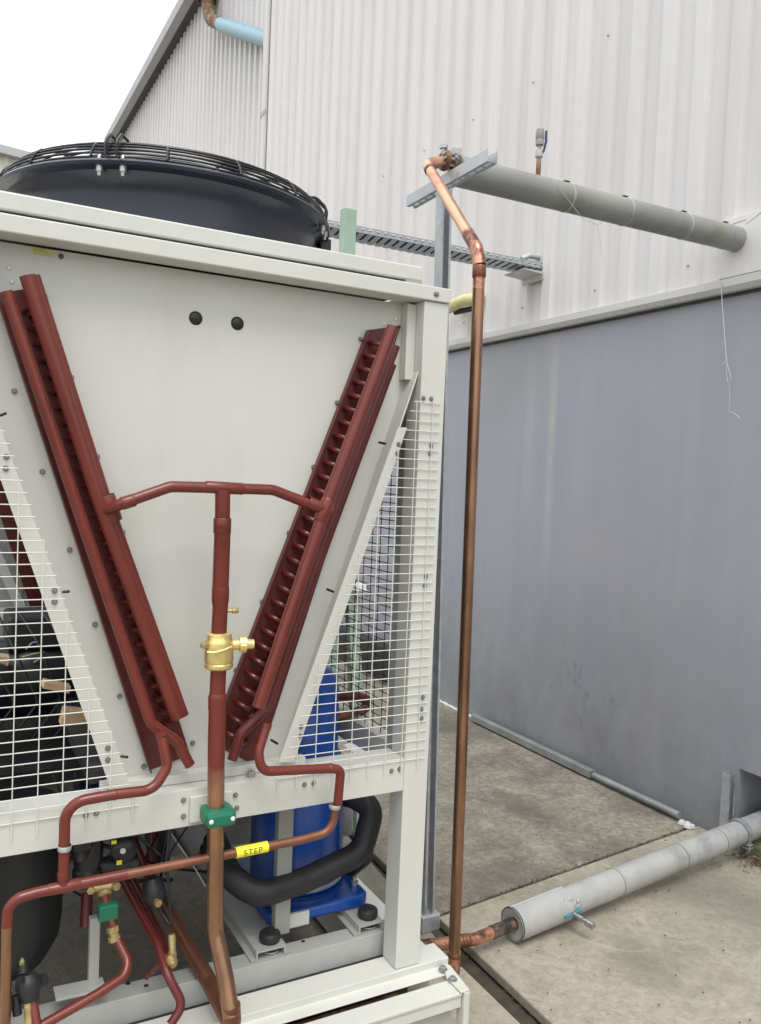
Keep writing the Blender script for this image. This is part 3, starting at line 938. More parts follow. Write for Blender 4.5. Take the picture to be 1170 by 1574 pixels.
MB().tube(fillet([(0.6224, 1.7720, 0.3664), (0.6303, 1.7800, 0.3051), (0.6282, 1.9600, 0.3110), (0.5753, 2.2000, 0.3970), (0.5606, 2.3500, 0.4322)], [0.03, 0.03, 0]), 0.0205, 20).build('suction_return', COPPERD, U)
# ball valve
vt, vb = Vector((0.5867, 1.8450, 1.2194)), Vector((0.5880, 1.8450, 1.1371))
ax = vb - vt
H = ax.length
valve = MB().lathe([(0.0, -0.002), (0.024, -0.001), (0.028, 0.002), (0.0285, 0.012), (0.0315, 0.016), (0.0325, 0.022), (0.0335, 0.045), (0.0335, H * 0.78), (0.0320, H * 0.80), (0.0320, H * 0.84), (0.0335, H * 0.86), (0.0335, H * 0.95), (0.029, H), (0.0, H + 0.001)], vt, ax, 32).build('ball_valve', BRASS, U)
sc_ = Vector((0.6111, 1.8450, 1.1906))
MB().lathe([(0.0, 0.0), (0.012, 0.0), (0.012, 0.022), (0.0185, 0.024), (0.0185, 0.040), (0.0125, 0.042), (0.0115, 0.058), (0.0, 0.060)], sc_, (1, -0.15, 0), 20).build('valve_cap', BRASS, valve)
MB().lathe([(0.0175, 0.025), (0.0195, 0.025), (0.0195, 0.039), (0.0175, 0.039)], sc_, (1, -0.15, 0), 6).build('cap_nut', BRASS, valve)
MB().prism([(-0.006, 0.006), (0.012, 0.004), (0.014, -0.006), (0.0, -0.010)], 'Y', 0, 0.006)
p = Vector((0.5552, 1.8400, 1.1965))
MB().box(p.x - 0.013, p.x + 0.014, p.y - 0.012, p.y + 0.004, p.z - 0.008, p.z + 0.004).build('valve_tab', BRASSD, valve, bevel=0.002)
MB().tube([Vector((0.5498, 1.8150, 1.1840)), Vector((0.5668, 1.8110, 1.1823)), Vector((0.5895, 1.8110, 1.1868)), Vector((0.6075, 1.8150, 1.1923))], 0.0022, 6).build('valve_rib', BRASS, valve)
p = Vector((0.6052, 1.8450, 1.2703))
MB().lathe([(0.0, 0), (0.0040, 0), (0.0040, 0.010), (0.0068, 0.011), (0.0068, 0.022), (0.0048, 0.025), (0.0, 0.0255)], p, (1, -0.1, 0.02), 14).build('access_port', BRASSD, U)
# green pipe clamp on its mounting plate
p = Vector((0.5966, 1.8500, 0.7909))
cl = MB().box(p.x - 0.036, p.x + 0.036, 1.806, 1.874, p.z - 0.019, p.z + 0.019).build('pipe_clamp', GREEN, U, bevel=0.010)
for s in (-0.0255, 0.0255):
    MB().lathe([(0.0, 0.003), (0.0045, 0.002), (0.0055, 0.0)], (p.x + s, 1.806, p.z), (0, -1, 0), 12).build('clamp_screw', WHITE, cl)
MB().box(p.x - 0.052, p.x + 0.050, 1.8875, 1.8995, 0.760, 0.822).build('clamp_plate', PAINT, U, bevel=0.0015)
MB().box(p.x - 0.030, p.x + 0.030, 1.8745, 1.887, p.z - 0.016, p.z + 0.016).build('clamp_block', PAINTG, U)

# ---- liquid lines
MB().tube(fillet([(0.7180, 1.8650, 0.9778), (0.6946, 1.8500, 0.9246), (0.7009, 1.8400, 0.8796), (0.8833, 1.8400, 0.8631), (0.9125, 1.8400, 0.8559), (0.9099, 1.8450, 0.7628)], [0.05, 0.05, 0.0, 0.035]), 0.0118, 20).build('liquid_pipe', RED, U)
MB().tube([(0.7164, 1.8650, 0.9748), (0.7214, 1.8660, 0.9868)], 0.0128, 16).build('pipe_cap', RED, U)
sleeve((0.9025, 1.8450, 0.7656), (0.9019, 1.8450, 0.7573), 0.0150, GALV, 'pipe_ring')
MB().tube(fillet([(0.9042, 1.8450, 0.7670), (0.8982, 1.8450, 0.6978), (0.8116, 1.8450, 0.6912), (0.3927, 1.8450, 0.6864)], [0.05, 0]), 0.0108, 20).build('liquid_pipe', COPPERD, U, label='bare copper branch of the liquid pipe')
MB().tube(fillet([(0.3941, 1.8450, 0.6869), (0.2104, 1.8450, 0.6841), (0.1523, 1.8450, 0.6780), (0.1496, 1.8450, 0.6227)], [0, 0.06]), 0.0116, 20).build('liquid_pipe', RED, U)
MB().tube([(0.1496, 1.8450, 0.6234), (0.1502, 1.8450, 0.4032)], 0.0112, 20).build('liquid_pipe', COPPER, U, label='bare copper drop at the far left')
MB().tube(fillet([(0.4654, 1.8600, 0.9844), (0.4770, 1.8450, 0.9202), (0.4439, 1.8350, 0.8746), (0.3581, 1.8300, 0.8789), (0.2569, 1.8350, 0.8723), (0.2585, 1.8400, 0.7778), (0.2585, 1.8450, 0.6928)], [0.03, 0.045, 0, 0.045, 0]), 0.0118, 20).build('liquid_pipe', RED, U)
MB().tube([(0.4654, 1.8600, 0.9874), (0.4624, 1.8610, 0.9949)], 0.0132, 16).build('pipe_cap', RED, U)
sleeve((0.3553, 1.8300, 0.8785), (0.3608, 1.8300, 0.8784), 0.0126)
sleeve((0.8797, 1.8400, 0.8636), (0.8869, 1.8400, 0.8627), 0.0126)
sleeve((0.2592, 1.8400, 0.7777), (0.2590, 1.8400, 0.7692), 0.0145, GALV, 'pipe_ring')
sleeve((0.2298, 1.8450, 0.6843), (0.2933, 1.8450, 0.6857), 0.0125)
sleeve((0.2583, 1.8430, 0.7195), (0.2581, 1.8440, 0.7019), 0.0125)
# yellow sleeve with lettering
sa, sb = Vector((0.6445, 1.8450, 0.6891)), Vector((0.7247, 1.8450, 0.6904))
tagp = MB().tube([sa, sb], 0.0128, 28).build('pipe_marker', YELLOW, U)
fc = bpy.data.curves.new('lettering', 'FONT')
fc.body = 'STEP'
fc.size = 0.020
fc.space_character = 1.18
fc.align_x = 'CENTER'
to = bpy.data.objects.new('lettering_source', fc)
C.objects.link(to)
dg = bpy.context.evaluated_depsgraph_get()
tm = bpy.data.meshes.new_from_object(to.evaluated_get(dg))
bpy.data.objects.remove(to)
d = (sb - sa).normalized()
nrm = Vector((0, -1, 0))
nrm = (nrm - d * nrm.dot(d)).normalized()
upv = nrm.cross(d)
if upv.z < 0: upv = -upv
mid = (sa + sb) / 2
bmx = bmesh.new()
bmx.from_mesh(tm)
bmesh.ops.subdivide_edges(bmx, edges=[e for e in bmx.edges if e.calc_length() > 0.004], cuts=3)
for v in bmx.verts:
    ang = (v.co.y - 0.006) / 0.0130
    v.co = mid + d * v.co.x + (nrm * math.cos(ang) + upv * math.sin(ang)) * 0.01315
bmx.to_mesh(tm)
bmx.free()
tm.materials.clear()
tm.materials.append(INK)
lo = bpy.data.objects.new('lettering', tm)
C.objects.link(lo)
lo.parent = tagp

# ---- base frame
MB().prism([(1.893, 0.2465), (1.973, 0.2465), (1.973, 0.206), (1.893, 0.206), (1.893, 0.218), (1.860, 0.218), (1.860, 0.222), (1.893, 0.226)], 'X', -0.35, 1.303).build('base_beam', PAINT, U, bevel=0.002)
MB().prism([(1.836, 0.222), (1.836, 0.214), (1.790, 0.212), (1.790, 0.180), (1.776, 0.180), (1.776, 0.206), (1.772, 0.216), (1.772, 0.222)], 'X', -0.35, 1.270).build('base_lip', PAINT, U, bevel=0.0015)
MB().box(-0.35, 1.16, 1.80, 1.89, 0.170, 0.190).build('slot_lining', RUST, U)
MB().box(-0.35, 1.255, 1.800, 1.806, 0.04, 0.211).build('base_web', PAINTG, U)
MB().box(-0.35, 1.27, 1.77, 1.86, 0.004, 0.04).build('base_foot', PAINT, U)
MB().prism([(1.262, 1.768), (1.290, 1.768), (1.303, 1.885), (1.285, 1.892), (1.262, 1.84)], 'Z', 0.2235, 0.229).build('end_cleat', PAINT, U, bevel=0.0015)
MB().box(1.272, 1.290, 1.766, 1.80, 0.02, 0.223).build('end_cleat', PAINT, U, bevel=0.001)
for p in ((1.2726, 1.8743, 0.2290), (1.2712, 1.8226, 0.2290)):
    put(BOLTBIG, 'bolt', p, U, rot=(math.radians(-90), 0, 0))
put(BOLTBIG, 'bolt', (1.2545, 1.7900, 0.1817), U)
MB().box(1.225, 1.300, 1.98, 4.12, 0.01, 0.22).build('base_side', PAINT, U, bevel=0.002)
MB().box(-0.35, 1.222, 4.05, 4.12, 0.01, 0.22).build('base_beam', PAINT, U)
# black gap, then the cross channel carrying the compressor rails
MB().box(-0.35, 1.22, 1.976, 1.998, 0.10, 0.235).build('gap_strip', BLACKM, U)
MB().prism([(2.000, 0.15), (2.000, 0.300), (2.060, 0.300), (2.060, 0.294), (2.006, 0.294), (2.006, 0.15)], 'X', -0.35, 1.215).build('cross_channel', PAINTG, U, bevel=0.0015)
MB().prism([(3.0, 0.15), (3.0, 0.300), (3.06, 0.300), (3.06, 0.294), (3.006, 0.294), (3.006, 0.15)], 'X', -0.35, 1.215).build('cross_channel', PAINTG, U)
for p in ((0.9210, 2.0494, 0.3000), (0.4875, 2.0286, 0.3000), (0.4484, 2.0552, 0.3000)):
    MB().lathe([(0.006, 0.0), (0.006, 0.0006), (0.0, 0.0007)], p, (0, 0, 1), 10).build('slot_hole', BLACKM, U)
# rails (hat sections) with rubber mounts
def rail(x0, x1, y0, y1, zt):
    t = 0.004
    prof = [(x0 - 0.020, 0.302), (x0, 0.302), (x0, zt - t), (x1, zt - t), (x1, 0.302), (x1 + 0.020, 0.302), (x1 + 0.020, 0.302 + t), (x1 + t, 0.302 + t), (x1 + t, zt), (x0 - t, zt), (x0 - t, 0.302 + t), (x0 - 0.020, 0.302 + t)]
    # outline in x,z
    n = len(prof)
    return MB().prism(prof, 'Y', y0, y1).build('compressor_rail', PAINTG, U)
rail(0.775, 0.850, 2.012, 3.1, 0.325)
rail(1.080, 1.150, 2.012, 3.1, 0.325)
for x in (0.822, 1.122):
    for yy in (2.050, 2.62):
        m_ = MB().lathe([(0.0, 0.352), (0.022, 0.352), (0.0275, 0.348), (0.029, 0.343), (0.029, 0.333), (0.0265, 0.327), (0.0, 0.3255)], (x, yy, 0), (0, 0, 1), 26).build('rubber_mount', RUBBER, U)
        MB().lathe([(0.0, 0.362), (0.007, 0.361), (0.007, 0.355), (0.0125, 0.3545), (0.0125, 0.3522)], (x, yy, 0), (0, 0, 1), 14).build('mount_nut', BLACKM, m_)
        MB().lathe([(0.0, 0.3205), (0.024, 0.3205), (0.026, 0.315), (0.024, 0.308), (0.0, 0.3075)], (x, yy - 0.006, 0), (0, 0, 1), 24).build('lower_rubber', RUBBER, m_)
        MB().lathe([(0.022, 0.3074), (0.022, 0.3045), (0.0, 0.304)], (x, yy - 0.008, 0), (0, 0, 1), 20).build('mount_cup', GALVP, m_)

# ---- blue compressor
cx_, cy_ = 1.0, 2.30
comp = MB().lathe([(0.0, 1.02), (0.05, 1.015), (0.085, 1.00), (0.105, 0.975), (0.112, 0.94), (0.114, 0.76), (0.138, 0.72), (0.142, 0.70), (0.142, 0.39), (0.140, 0.365), (0.0, 0.362)], (cx_, cy_, 0), (0, 0, 1), 48).build('compressor', BLUE, U)
MB().lathe([(0.141, 0.372), (0.147, 0.374), (0.147, 0.380), (0.141, 0.383)], (cx_, cy_, 0), (0, 0, 1), 48).build('base_weld', GALV, comp)
MB().prism([(0.86, 2.100), (1.135, 2.100), (1.155, 2.12), (1.155, 2.46), (0.84, 2.46), (0.84, 2.12)], 'Z', 0.327, 0.362).build('base_plate', BLUE, comp, bevel=0.008)
MB().box(0.848, 0.955, 2.086, 2.0985, 0.322, 0.3625).build('front_bracket', PAINT, comp, bevel=0.003)
for (bx, by) in ((1.135, 2.165), (1.135, 2.43), (0.87, 2.15)):
    MB().lathe([(0.011, 0.3625), (0.011, 0.376), (0.007, 0.377), (0.006, 0.388), (0.0, 0.389)], (bx, by, 0), (0, 0, 1), 6).build('base_bolt', ZINC, comp)
MB().box(1.10, 1.17, 2.26, 2.30, 0.47, 0.60).build('junction_box', PAINTG, comp, bevel=0.004)
MB().add([(1.0615, 2.1300, 0.8111), (1.0867, 2.1300, 0.8158), (1.1415, 2.1000, 0.7799), (1.1075, 2.1000, 0.7746)], [(0, 1, 2, 3)]).build('data_label', PAPER, comp)
# vertical channel in front of the compressor, left
MB().box(0.838, 0.882, 2.055, 2.082, 0.330, 0.748).build('support_channel', MIDG, U, bevel=0.002)

# upper pipes near the compressor head
MB().tube(fillet([(0.9670, 2.3500, 0.9110), (1.2109, 2.3500, 0.8847), (1.2597, 2.3600, 0.8648), (1.2574, 2.3800, 0.8251), (1.1863, 2.3800, 0.8193)], 0.02), 0.016, 14).build('discharge_pipe', REDD, U)
MB().tube(fillet([(1.2194, 2.3000, 0.8591), (1.1704, 2.2800, 0.8528), (0.9926, 2.2500, 0.8375)], 0.02), 0.011, 14).build('oil_pipe', COPPERD, U)
# black insulated hose
MB().tube(fillet([(1.0909, 2.2800, 0.6178), (1.1203, 2.1600, 0.6370), (1.1532, 2.1000, 0.6210), (1.1096, 2.0800, 0.5046), (0.9265, 2.0600, 0.4693), (0.7769, 2.0400, 0.4621), (0.7174, 2.1000, 0.5052), (0.7224, 2.2500, 0.5407)], [0.03, 0.05, 0.07, 0.1, 0.1, 0.06], 8), 0.034, 24).build('insulated_hose', RUBBER, U)
MB().tube(fillet([(1.1813, 2.1800, 0.5397), (1.1835, 2.2000, 0.4233), (1.1614, 2.2500, 0.3683), (1.1699, 2.3500, 0.3348)], 0.03), 0.026, 16).build('insulated_hose', RUBBER, U)
# thin black leads and capillaries
def lead(pts, r=0.0022, m=BLACKP, name='lead'):
    return MB().tube(fillet(pts, 0.03, 5), r, 6).build(name, m, U)
lead([(0.5283, 2.0000, 0.7030), (0.5157, 1.9800, 0.6401), (0.5219, 1.9700, 0.5621), (0.5250, 1.9600, 0.4849)], 0.0035)
lead([(0.4952, 2.0000, 0.5288), (0.5128, 1.9900, 0.4971), (0.5277, 1.9700, 0.4760)], 0.003)
lead([(0.6024, 2.1000, 0.6623), (0.5433, 2.0500, 0.6213), (0.5205, 2.0000, 0.5894)], 0.0025)
lead([(0.5603, 2.1200, 0.6405), (0.6296, 2.1200, 0.5312), (0.6597, 2.1200, 0.4771)], 0.002, GALV)
lead([(0.6495, 2.5000, 0.8366), (0.7523, 2.6000, 0.9046)])

random.seed(11)
for k in range(7):
    x_ = 0.30 + k * 0.05 + random.uniform(-0.01, 0.01)
    lead([(x_, 2.25 + random.uniform(0, 0.2), 0.75), (x_ + random.uniform(-0.05, 0.05), 2.2, 0.62), (x_ + random.uniform(-0.12, 0.12), 2.18 + random.uniform(0, 0.1), 0.52), (x_ + random.uniform(-0.1, 0.2), 2.3, 0.42)], random.choice((0.003, 0.0045, 0.006)))
for k in range(5):
    x_ = 0.05 + k * 0.06
    lead([(x_, 2.62, 1.15), (x_ + 0.04, 2.5, 1.02 + 0.02 * k), (x_ + 0.10, 2.48, 0.92), (x_ + 0.02, 2.5, 0.80)], 0.004)
MB().tube([(0.55, 2.3, 0.745), (0.56, 2.32, 0.62), (0.60, 2.4, 0.45)], 0.030, 14).build('insulated_hose', RUBBER, U)
MB().box(0.58, 0.70, 2.30, 2.42, 0.60, 0.74).build('control_box', BLACKM, U, bevel=0.006)

# ---- receiver (black, far left) and the darker machinery inside
MB().lathe([(0.0, 0.330), (0.07, 0.338), (0.12, 0.365), (0.150, 0.42), (0.155, 0.47), (0.155, 0.742)], (0.150, 2.19, 0), (0, 0, 1), 40).build('receiver', BLACKM, U)
# semi-hermetic compressor seen through the left guard
sc = MB()
sc.lathe([(0.0, -0.26), (0.08, -0.255), (0.115, -0.22), (0.12, 0.0), (0.13, 0.02), (0.13, 0.24), (0.09, 0.27), (0.0, 0.28)], (0.22, 2.75, 0.93), (1, 0.15, 0), 36)
semi = sc.build('piston_compressor', BLACKP, U)
MB().box(0.20, 0.46, 2.66, 2.86, 1.03, 1.13).build('cylinder_head', BLACKM, semi, bevel=0.01)
MB().lathe([(0.0, 0), (0.05, 0), (0.05, 0.05), (0.03, 0.06), (0.0, 0.06)], (0.16, 2.60, 0.97), (0, -1, 0), 20).build('terminal_cover', BLACKM, semi)
for i in range(5):
    MB().lathe([(0.121, 0), (0.127, 0.003), (0.127, 0.009), (0.121, 0.012)], (0.0 + i * 0.035, 2.717 + 0.005 * i, 0.93), (1, 0.15, 0), 36).build('cooling_rib', BLACKP, semi)
MB().box(0.02, 0.80, 2.42, 3.30, 0.70, 0.745).build('machine_deck', BLACKM, U)
MB().box(0.33, 0.86, 1.985, 4.03, 0.850, 0.880).build('drain_pan', BLACKM, U)  # pan below the V coils, put in to block light from above
MB().box(0.012, 0.016, 1.98, 4.02, 0.25, 0.755).build('side_light_block', PAINTG, U)  # sheet added on the left to darken the inside
MB().box(-0.1, 0.60, 3.25, 3.60, 0.90, 1.01).build('wiring_trunk', PAINTG, U, bevel=0.004)
MB().box(-0.10, 0.06, 3.1, 3.24, 1.02, 1.22).build('control_box', BLACKM, U)
MB().box(0.07, 0.095, 3.06, 3.10, 1.02, 1.30).build('cable_clip', MINT, U)
MB().box(0.63, 0.67, 3.2, 3.24, 0.75, 1.2).build('inner_post', PAINTG, U)
MB().bar((0.2061, 3.9000, 1.6419), (0.4564, 3.9000, 0.8614), 0.085, 0.03, (0, 1, 0)).build('rear_end_plate', REDD, U)
MB().box(-0.30, 0.36, 4.03, 4.036, 0.84, 2.06).build('rear_cover', PAINTG, U)
MB().bar((0.1841, 3.9500, 1.3330), (0.3808, 3.9500, 0.8649), 0.04, 0.01, (0, 1, 0)).build('rear_end_rib', PAINT, U)
lead([(0.2450, 2.6000, 1.0472), (0.2657, 2.6000, 1.0710), (0.2838, 2.6000, 1.0603), (0.2918, 2.6000, 1.0209), (0.2671, 2.6000, 1.0071)], 0.0018, GALVP)
lead([(0.2367, 2.6000, 1.0247), (0.2595, 2.6000, 1.0309), (0.2950, 2.6000, 1.0363)], 0.003, BRASSD)
# timber packers left inside
tp = thing('timber_packer', 'pale timber packing pieces lying on the black machine behind the left wire guard', 'wood block', (0.33, 2.5, 1.05))
MB().bar((0.2766, 2.4500, 0.9808), (0.3457, 2.4500, 0.9602), 0.05, 0.018).build('packing_piece', CARD, tp)
MB().bar((0.3217, 2.4000, 0.8981), (0.3891, 2.4000, 0.8838), 0.05, 0.045).build('packing_piece', CARD, tp)
MB().bar((0.1675, 2.6000, 1.0218), (0.1969, 2.6000, 1.0160), 0.05, 0.03).build('packing_piece', CARD, tp)
# second blue compressor peeping out at the left
MB().lathe([(0.0, 0.86), (0.05, 0.85), (0.10, 0.82), (0.11, 0.78), (0.11, 0.44), (0.0, 0.43)], (0.515, 2.72, 0), (0, 0, 1), 32).build('compressor', BLUE, U)
MB().lathe([(0.0, 0.86), (0.05, 0.85), (0.10, 0.82), (0.11, 0.78), (0.11, 0.44), (0.0, 0.43)], (0.74, 2.75, 0), (0, 0, 1), 32).build('compressor', BLACKP, U)
MB().box(-0.35, 1.21, 3.40, 3.42, 0.30, 0.74).build('rear_light_block', PAINTG, U)  # sheet added across the back to darken the space below the beam

# ---- valves and pipes below the mid beam on the left
def knob(p, d, prof, m, name, seg=18, par=None):
    return MB().lathe(prof, p, d, seg).build(name, m, par or U)
knob((0.3187, 2.0000, 0.6996), (0.1, 0.2, -1), [(0.0, 0.03), (0.022, 0.028), (0.026, 0.0), (0.030, -0.005), (0.030, -0.035), (0.024, -0.075), (0.0, -0.08)], BLACKP, 'solenoid_valve')
knob((0.3371, 2.0200, 0.6720), (0, 0, -1), [(0.0, -0.05), (0.034, -0.048), (0.036, 0.0), (0.030, 0.035), (0.034, 0.04), (0.034, 0.075), (0.0, 0.08)], BLACKP, 'solenoid_valve')
ts = knob((0.4203, 2.0200, 0.6681), (-0.1, -1, 0.25), [(0.0, -0.07), (0.026, -0.07), (0.028, -0.01), (0.030, 0.0), (0.030, 0.02), (0.022, 0.026), (0.0, 0.027)], BLACKP, 'pressure_switch', 24)
knob((0.4124, 1.9880, 0.6751), (-0.1, -1, 0.25), [(0.007, 0.0), (0.006, 0.002), (0.0, 0.0022)], WHITE, 'switch_dial', 14, ts)
p = Vector((0.4044, 1.9900, 0.6487))
MB().box(p.x - 0.006, p.x + 0.006, p.y - 0.004, p.y, p.z - 0.005, p.z + 0.005).build('switch_label', YELLOW, ts)
p = Vector((0.3909, 1.9900, 0.7003))
MB().box(p.x - 0.006, p.x + 0.006, p.y - 0.004, p.y, p.z - 0.004, p.z + 0.004).build('switch_label', YELLOW, ts)
MB().tube([(0.3397, 2.0300, 0.6290), (0.4549, 2.0300, 0.6199)], 0.022, 14).build('valve_block', BLACKM, U)
bv = knob((0.3731, 2.0000, 0.5914), (0.1, -0.2, -1), [(0.0, -0.015), (0.014, -0.012), (0.018, 0.0), (0.018, 0.018), (0.013, 0.022), (0.013, 0.034), (0.010, 0.036), (0.0, 0.037)], BRASSD, 'brass_valve')
MB().tube([(0.3461, 1.9900, 0.5953), (0.3983, 1.9900, 0.5941)], 0.009, 12).build('valve_port', BRASSD, bv)
knob((0.3943, 1.9850, 0.5957), (0.4, -1, 0.1), [(0.0, 0), (0.010, 0), (0.010, 0.012), (0.0, 0.013)], BRASSD, 'valve_cap', 6, bv)
knob((0.3408, 1.9850, 0.5971), (-0.2, -1, 0.1), [(0.0, 0), (0.009, 0), (0.009, 0.010), (0.0, 0.011)], BRASSD, 'valve_cap', 6, bv)
MB().tube([(0.3699, 1.9800, 0.5793), (0.3778, 1.9700, 0.5510), (0.3870, 1.9500, 0.5150)], 0.0108, 14).build('drop_pipe', RED, U)
p = Vector((0.3761, 1.9600, 0.5500))
MB().box(p.x - 0.022, p.x + 0.022, p.y - 0.012, p.y + 0.014, p.z - 0.020, p.z + 0.018).build('pipe_clamp', GREEN, U, bevel=0.004)
nut = knob((0.3845, 1.9450, 0.5181), (0.15, -0.3, -1), [(0.0, 0), (0.014, 0), (0.014, 0.012), (0.011, 0.014), (0.011, 0.020), (0.015, 0.022), (0.015, 0.032), (0.012, 0.034)], BRASSD, 'flare_nut', 8)
MB().tube(fillet([(0.3938, 1.9350, 0.4899), (0.4131, 1.9000, 0.4512), (0.4023, 1.8800, 0.4313), (0.3393, 1.8600, 0.4170), (0.2178, 1.8300, 0.3959)], [0.03, 0.03, 0.08]), 0.0110, 18).build('drain_pipe', RED, U)
# white strut with its foot, painted grey for the partial shade on it
MB().box(*(lambda q: (q[0] - 0.012, q[0] + 0.012, q[1], q[1] + 0.022, 0.302, 0.505))((0.3588, 2.0200, 0.4599)), ).build('valve_stand', PAINTG, U, bevel=0.002)
MB().bar((0.2677, 2.0000, 0.3541), (0.3794, 2.0000, 0.3499), 0.05, 0.006).build('valve_stand_foot', PAINTG, U)
# wrapped valve, bottom left
wv = knob((0.1957, 1.8600, 0.4786), (0.1, -0.3, -1), [(0.0, -0.022), (0.016, -0.020), (0.026, -0.008), (0.028, 0.004), (0.022, 0.018), (0.018, 0.034), (0.0, 0.036)], RUBBER, 'wrapped_valve', 12)
MB().tube([(0.1767, 1.8500, 0.4893), (0.2294, 1.8800, 0.4655)], 0.014, 10).build('wrap_fold', RUBBER, wv)
MB().tube([(0.1860, 1.8700, 0.4926), (0.1874, 1.8900, 0.5056)], 0.011, 10).build('wrap_fold', RUBBER, wv)
knob((0.1844, 1.8850, 0.5063), (0, 0, 1), [(0.0055, 0.0), (0.0055, 0.010), (0.002, 0.018), (0.0, 0.018)], BRASSD, 'valve_stem', 8, wv)
MB().tube([(0.1704, 1.8600, 0.4595), (0.1742, 1.8500, 0.4217)], 0.010, 10).build('valve_tail', BLACKP, wv)
MB().tube([(0.1926, 1.8500, 0.4594), (0.1972, 1.8300, 0.3990)], 0.009, 12).build('stub_pipe', BRASSD, U)
MB().tube([(0.2031, 1.8500, 0.4494), (0.2116, 1.8200, 0.3940)], 0.010, 12).build('stub_pipe', RED, U)
# maroon pipes running back on the right of the valves
MB().tube(fillet([(0.4464, 2.1500, 0.5238), (0.4921, 1.9500, 0.4492), (0.4986, 1.8700, 0.4121), (0.5292, 1.8400, 0.3513), (0.4974, 1.8300, 0.3199)], [0.1, 0.06, 0.03]), 0.0105, 16).build('return_pipe', REDD, U)
MB().tube(fillet([(0.4877, 2.2500, 0.4824), (0.5268, 2.0500, 0.4049), (0.5258, 1.9500, 0.3761)], 0.1), 0.0105, 16).build('return_pipe', REDD, U)
MB().tube([(0.5597, 2.3000, 0.5766), (0.5448, 2.2500, 0.5078)], 0.013, 12).build('return_pipe', REDD, U)
MB().tube([(0.5046, 2.3000, 0.5582), (0.5251, 2.2000, 0.4977)], 0.011, 12).build('return_pipe', REDD, U)
MB().tube([(0.3481, 2.0800, 0.5428), (0.3422, 2.0500, 0.4724)], 0.014, 12).build('return_pipe', REDD, U)
MB().tube([(0.5020, 1.9000, 0.4417), (0.4777, 1.9900, 0.3446)], 0.006, 10).build('branch_pipe', RED, U)
knob((0.4961, 2.0200, 0.5471), (0.15, -0.5, -1), [(0.0, -0.03), (0.022, -0.025), (0.028, -0.005), (0.028, 0.015), (0.018, 0.03), (0.010, 0.045), (0.0, 0.046)], BLACKM, 'pilot_valve', 20)
knob((0.4975, 1.9900, 0.5315), (0.2, -1, 0), [(0.0, 0), (0.009, 0), (0.009, 0.012), (0.0, 0.013)], BRASSD, 'valve_cap', 8)
knob((0.5209, 1.9300, 0.4754), (0, -0.25, -1), [(0.0, 0), (0.008, 0), (0.0095, 0.008), (0.0085, 0.036), (0.0105, 0.04), (0.0105, 0.05), (0.008, 0.056), (0.0, 0.057)], BRASSD, 'service_port', 12)
knob((0.5120, 1.8900, 0.4352), (0.1, -1, -0.4), [(0.0, -0.008), (0.013, -0.006), (0.013, 0.008), (0.009, 0.010), (0.009, 0.015), (0.0, 0.016)], BRASSD, 'port_cap', 8)

# ================================================================== COPPER RISER beside the unit
cr_ = thing('copper_pipe', 'tall bare copper pipe standing upright beside the unit and bending to the upper pipe', 'pipe', (1.48, 2.12, 0.0))
top = Vector((1.4534, 2.1200, 2.2510))
bot = Vector((1.4797, 2.1200, 0.0306))
MB().tube([bot, top + (bot - top) * 0.03], 0.0182, 26).build('vertical_pipe', COPPER, cr_)
MB().tube([top + (bot - top) * 0.032, top + (bot - top) * 0.001], 0.0184, 26).build('heated_length', COPPERB, cr_, label='orange and purple heat stained length below the upper bend')
e1 = Vector((1.4511, 2.1350, 2.3048))
kk = Vector((1.5229, 2.5750, 2.7045))
MB().tube(fillet([top, e1, e1 + (kk - e1) * 0.16], 0.035), 0.0205, 26).build('elbow', COPPERB, cr_)
MB().tube([e1 + (kk - e1) * 0.15, kk - (kk - e1) * 0.05], 0.0182, 26).build('sloping_pipe', COPPERN, cr_, label='bright clean copper length sloping up to the valve')
MB().tube(fillet([kk - (kk - e1) * 0.06, kk + Vector((0, 0, 0.004)), Vector((1.6015, 2.5850, 2.7380))], 0.035), 0.0205, 26).build('elbow', COPPERN, cr_)
sleeve(top + (bot - top) * 0.001, top + (bot - top) * 0.016, 0.0212, COPPERD, 'braze_ring', par=cr_)
sleeve(kk - (kk - e1) * 0.075, kk - (kk - e1) * 0.055, 0.0210, COPPERD, 'braze_ring', par=cr_)
MB().tube([bot + Vector((0, 0, 0.07)), bot + Vector((0, 0, 0.0))], 0.0205, 24).build('elbow', COPPERB, cr_)
sleeve(bot + Vector((0, 0, 0.062)), bot + Vector((0, 0, 0.052)), 0.0218, COPPERD, 'braze_ring', par=cr_)

# ================================================================== UPPER INSULATED PIPE
up = thing('insulated_pipe', 'grey clad pipe running level from the steel stand into the white ribbed wall', 'pipe', (1.7, 2.585, 2.6))
YU = 2.585
pa_, pb_ = Vector((1.6476, 2.5850, 2.7153)), Vector((3.2358, 2.5850, 2.7264))
MB().tube([pa_, pa_ + (pb_ - pa_) * 0.31, pa_ + (pb_ - pa_) * 0.6, pb_ + Vector((0.12, 0, 0))], 0.0545, 40).build('cladding', FOAMG, up)
for px_ in (0.325, 0.52, 0.735, 0.9):
    c0 = pa_ + (pb_ - pa_) * px_
    sleeve(c0, c0 + (pb_ - pa_).normalized() * 0.010, 0.0563, FOAML, 'joint_band', 40, up)
    MB().box(c0.x - 0.012, c0.x + 0.014, YU - 0.008, YU + 0.008, c0.z + 0.0545, c0.z + 0.064).build('band_buckle', BLACKP, up, bevel=0.002)
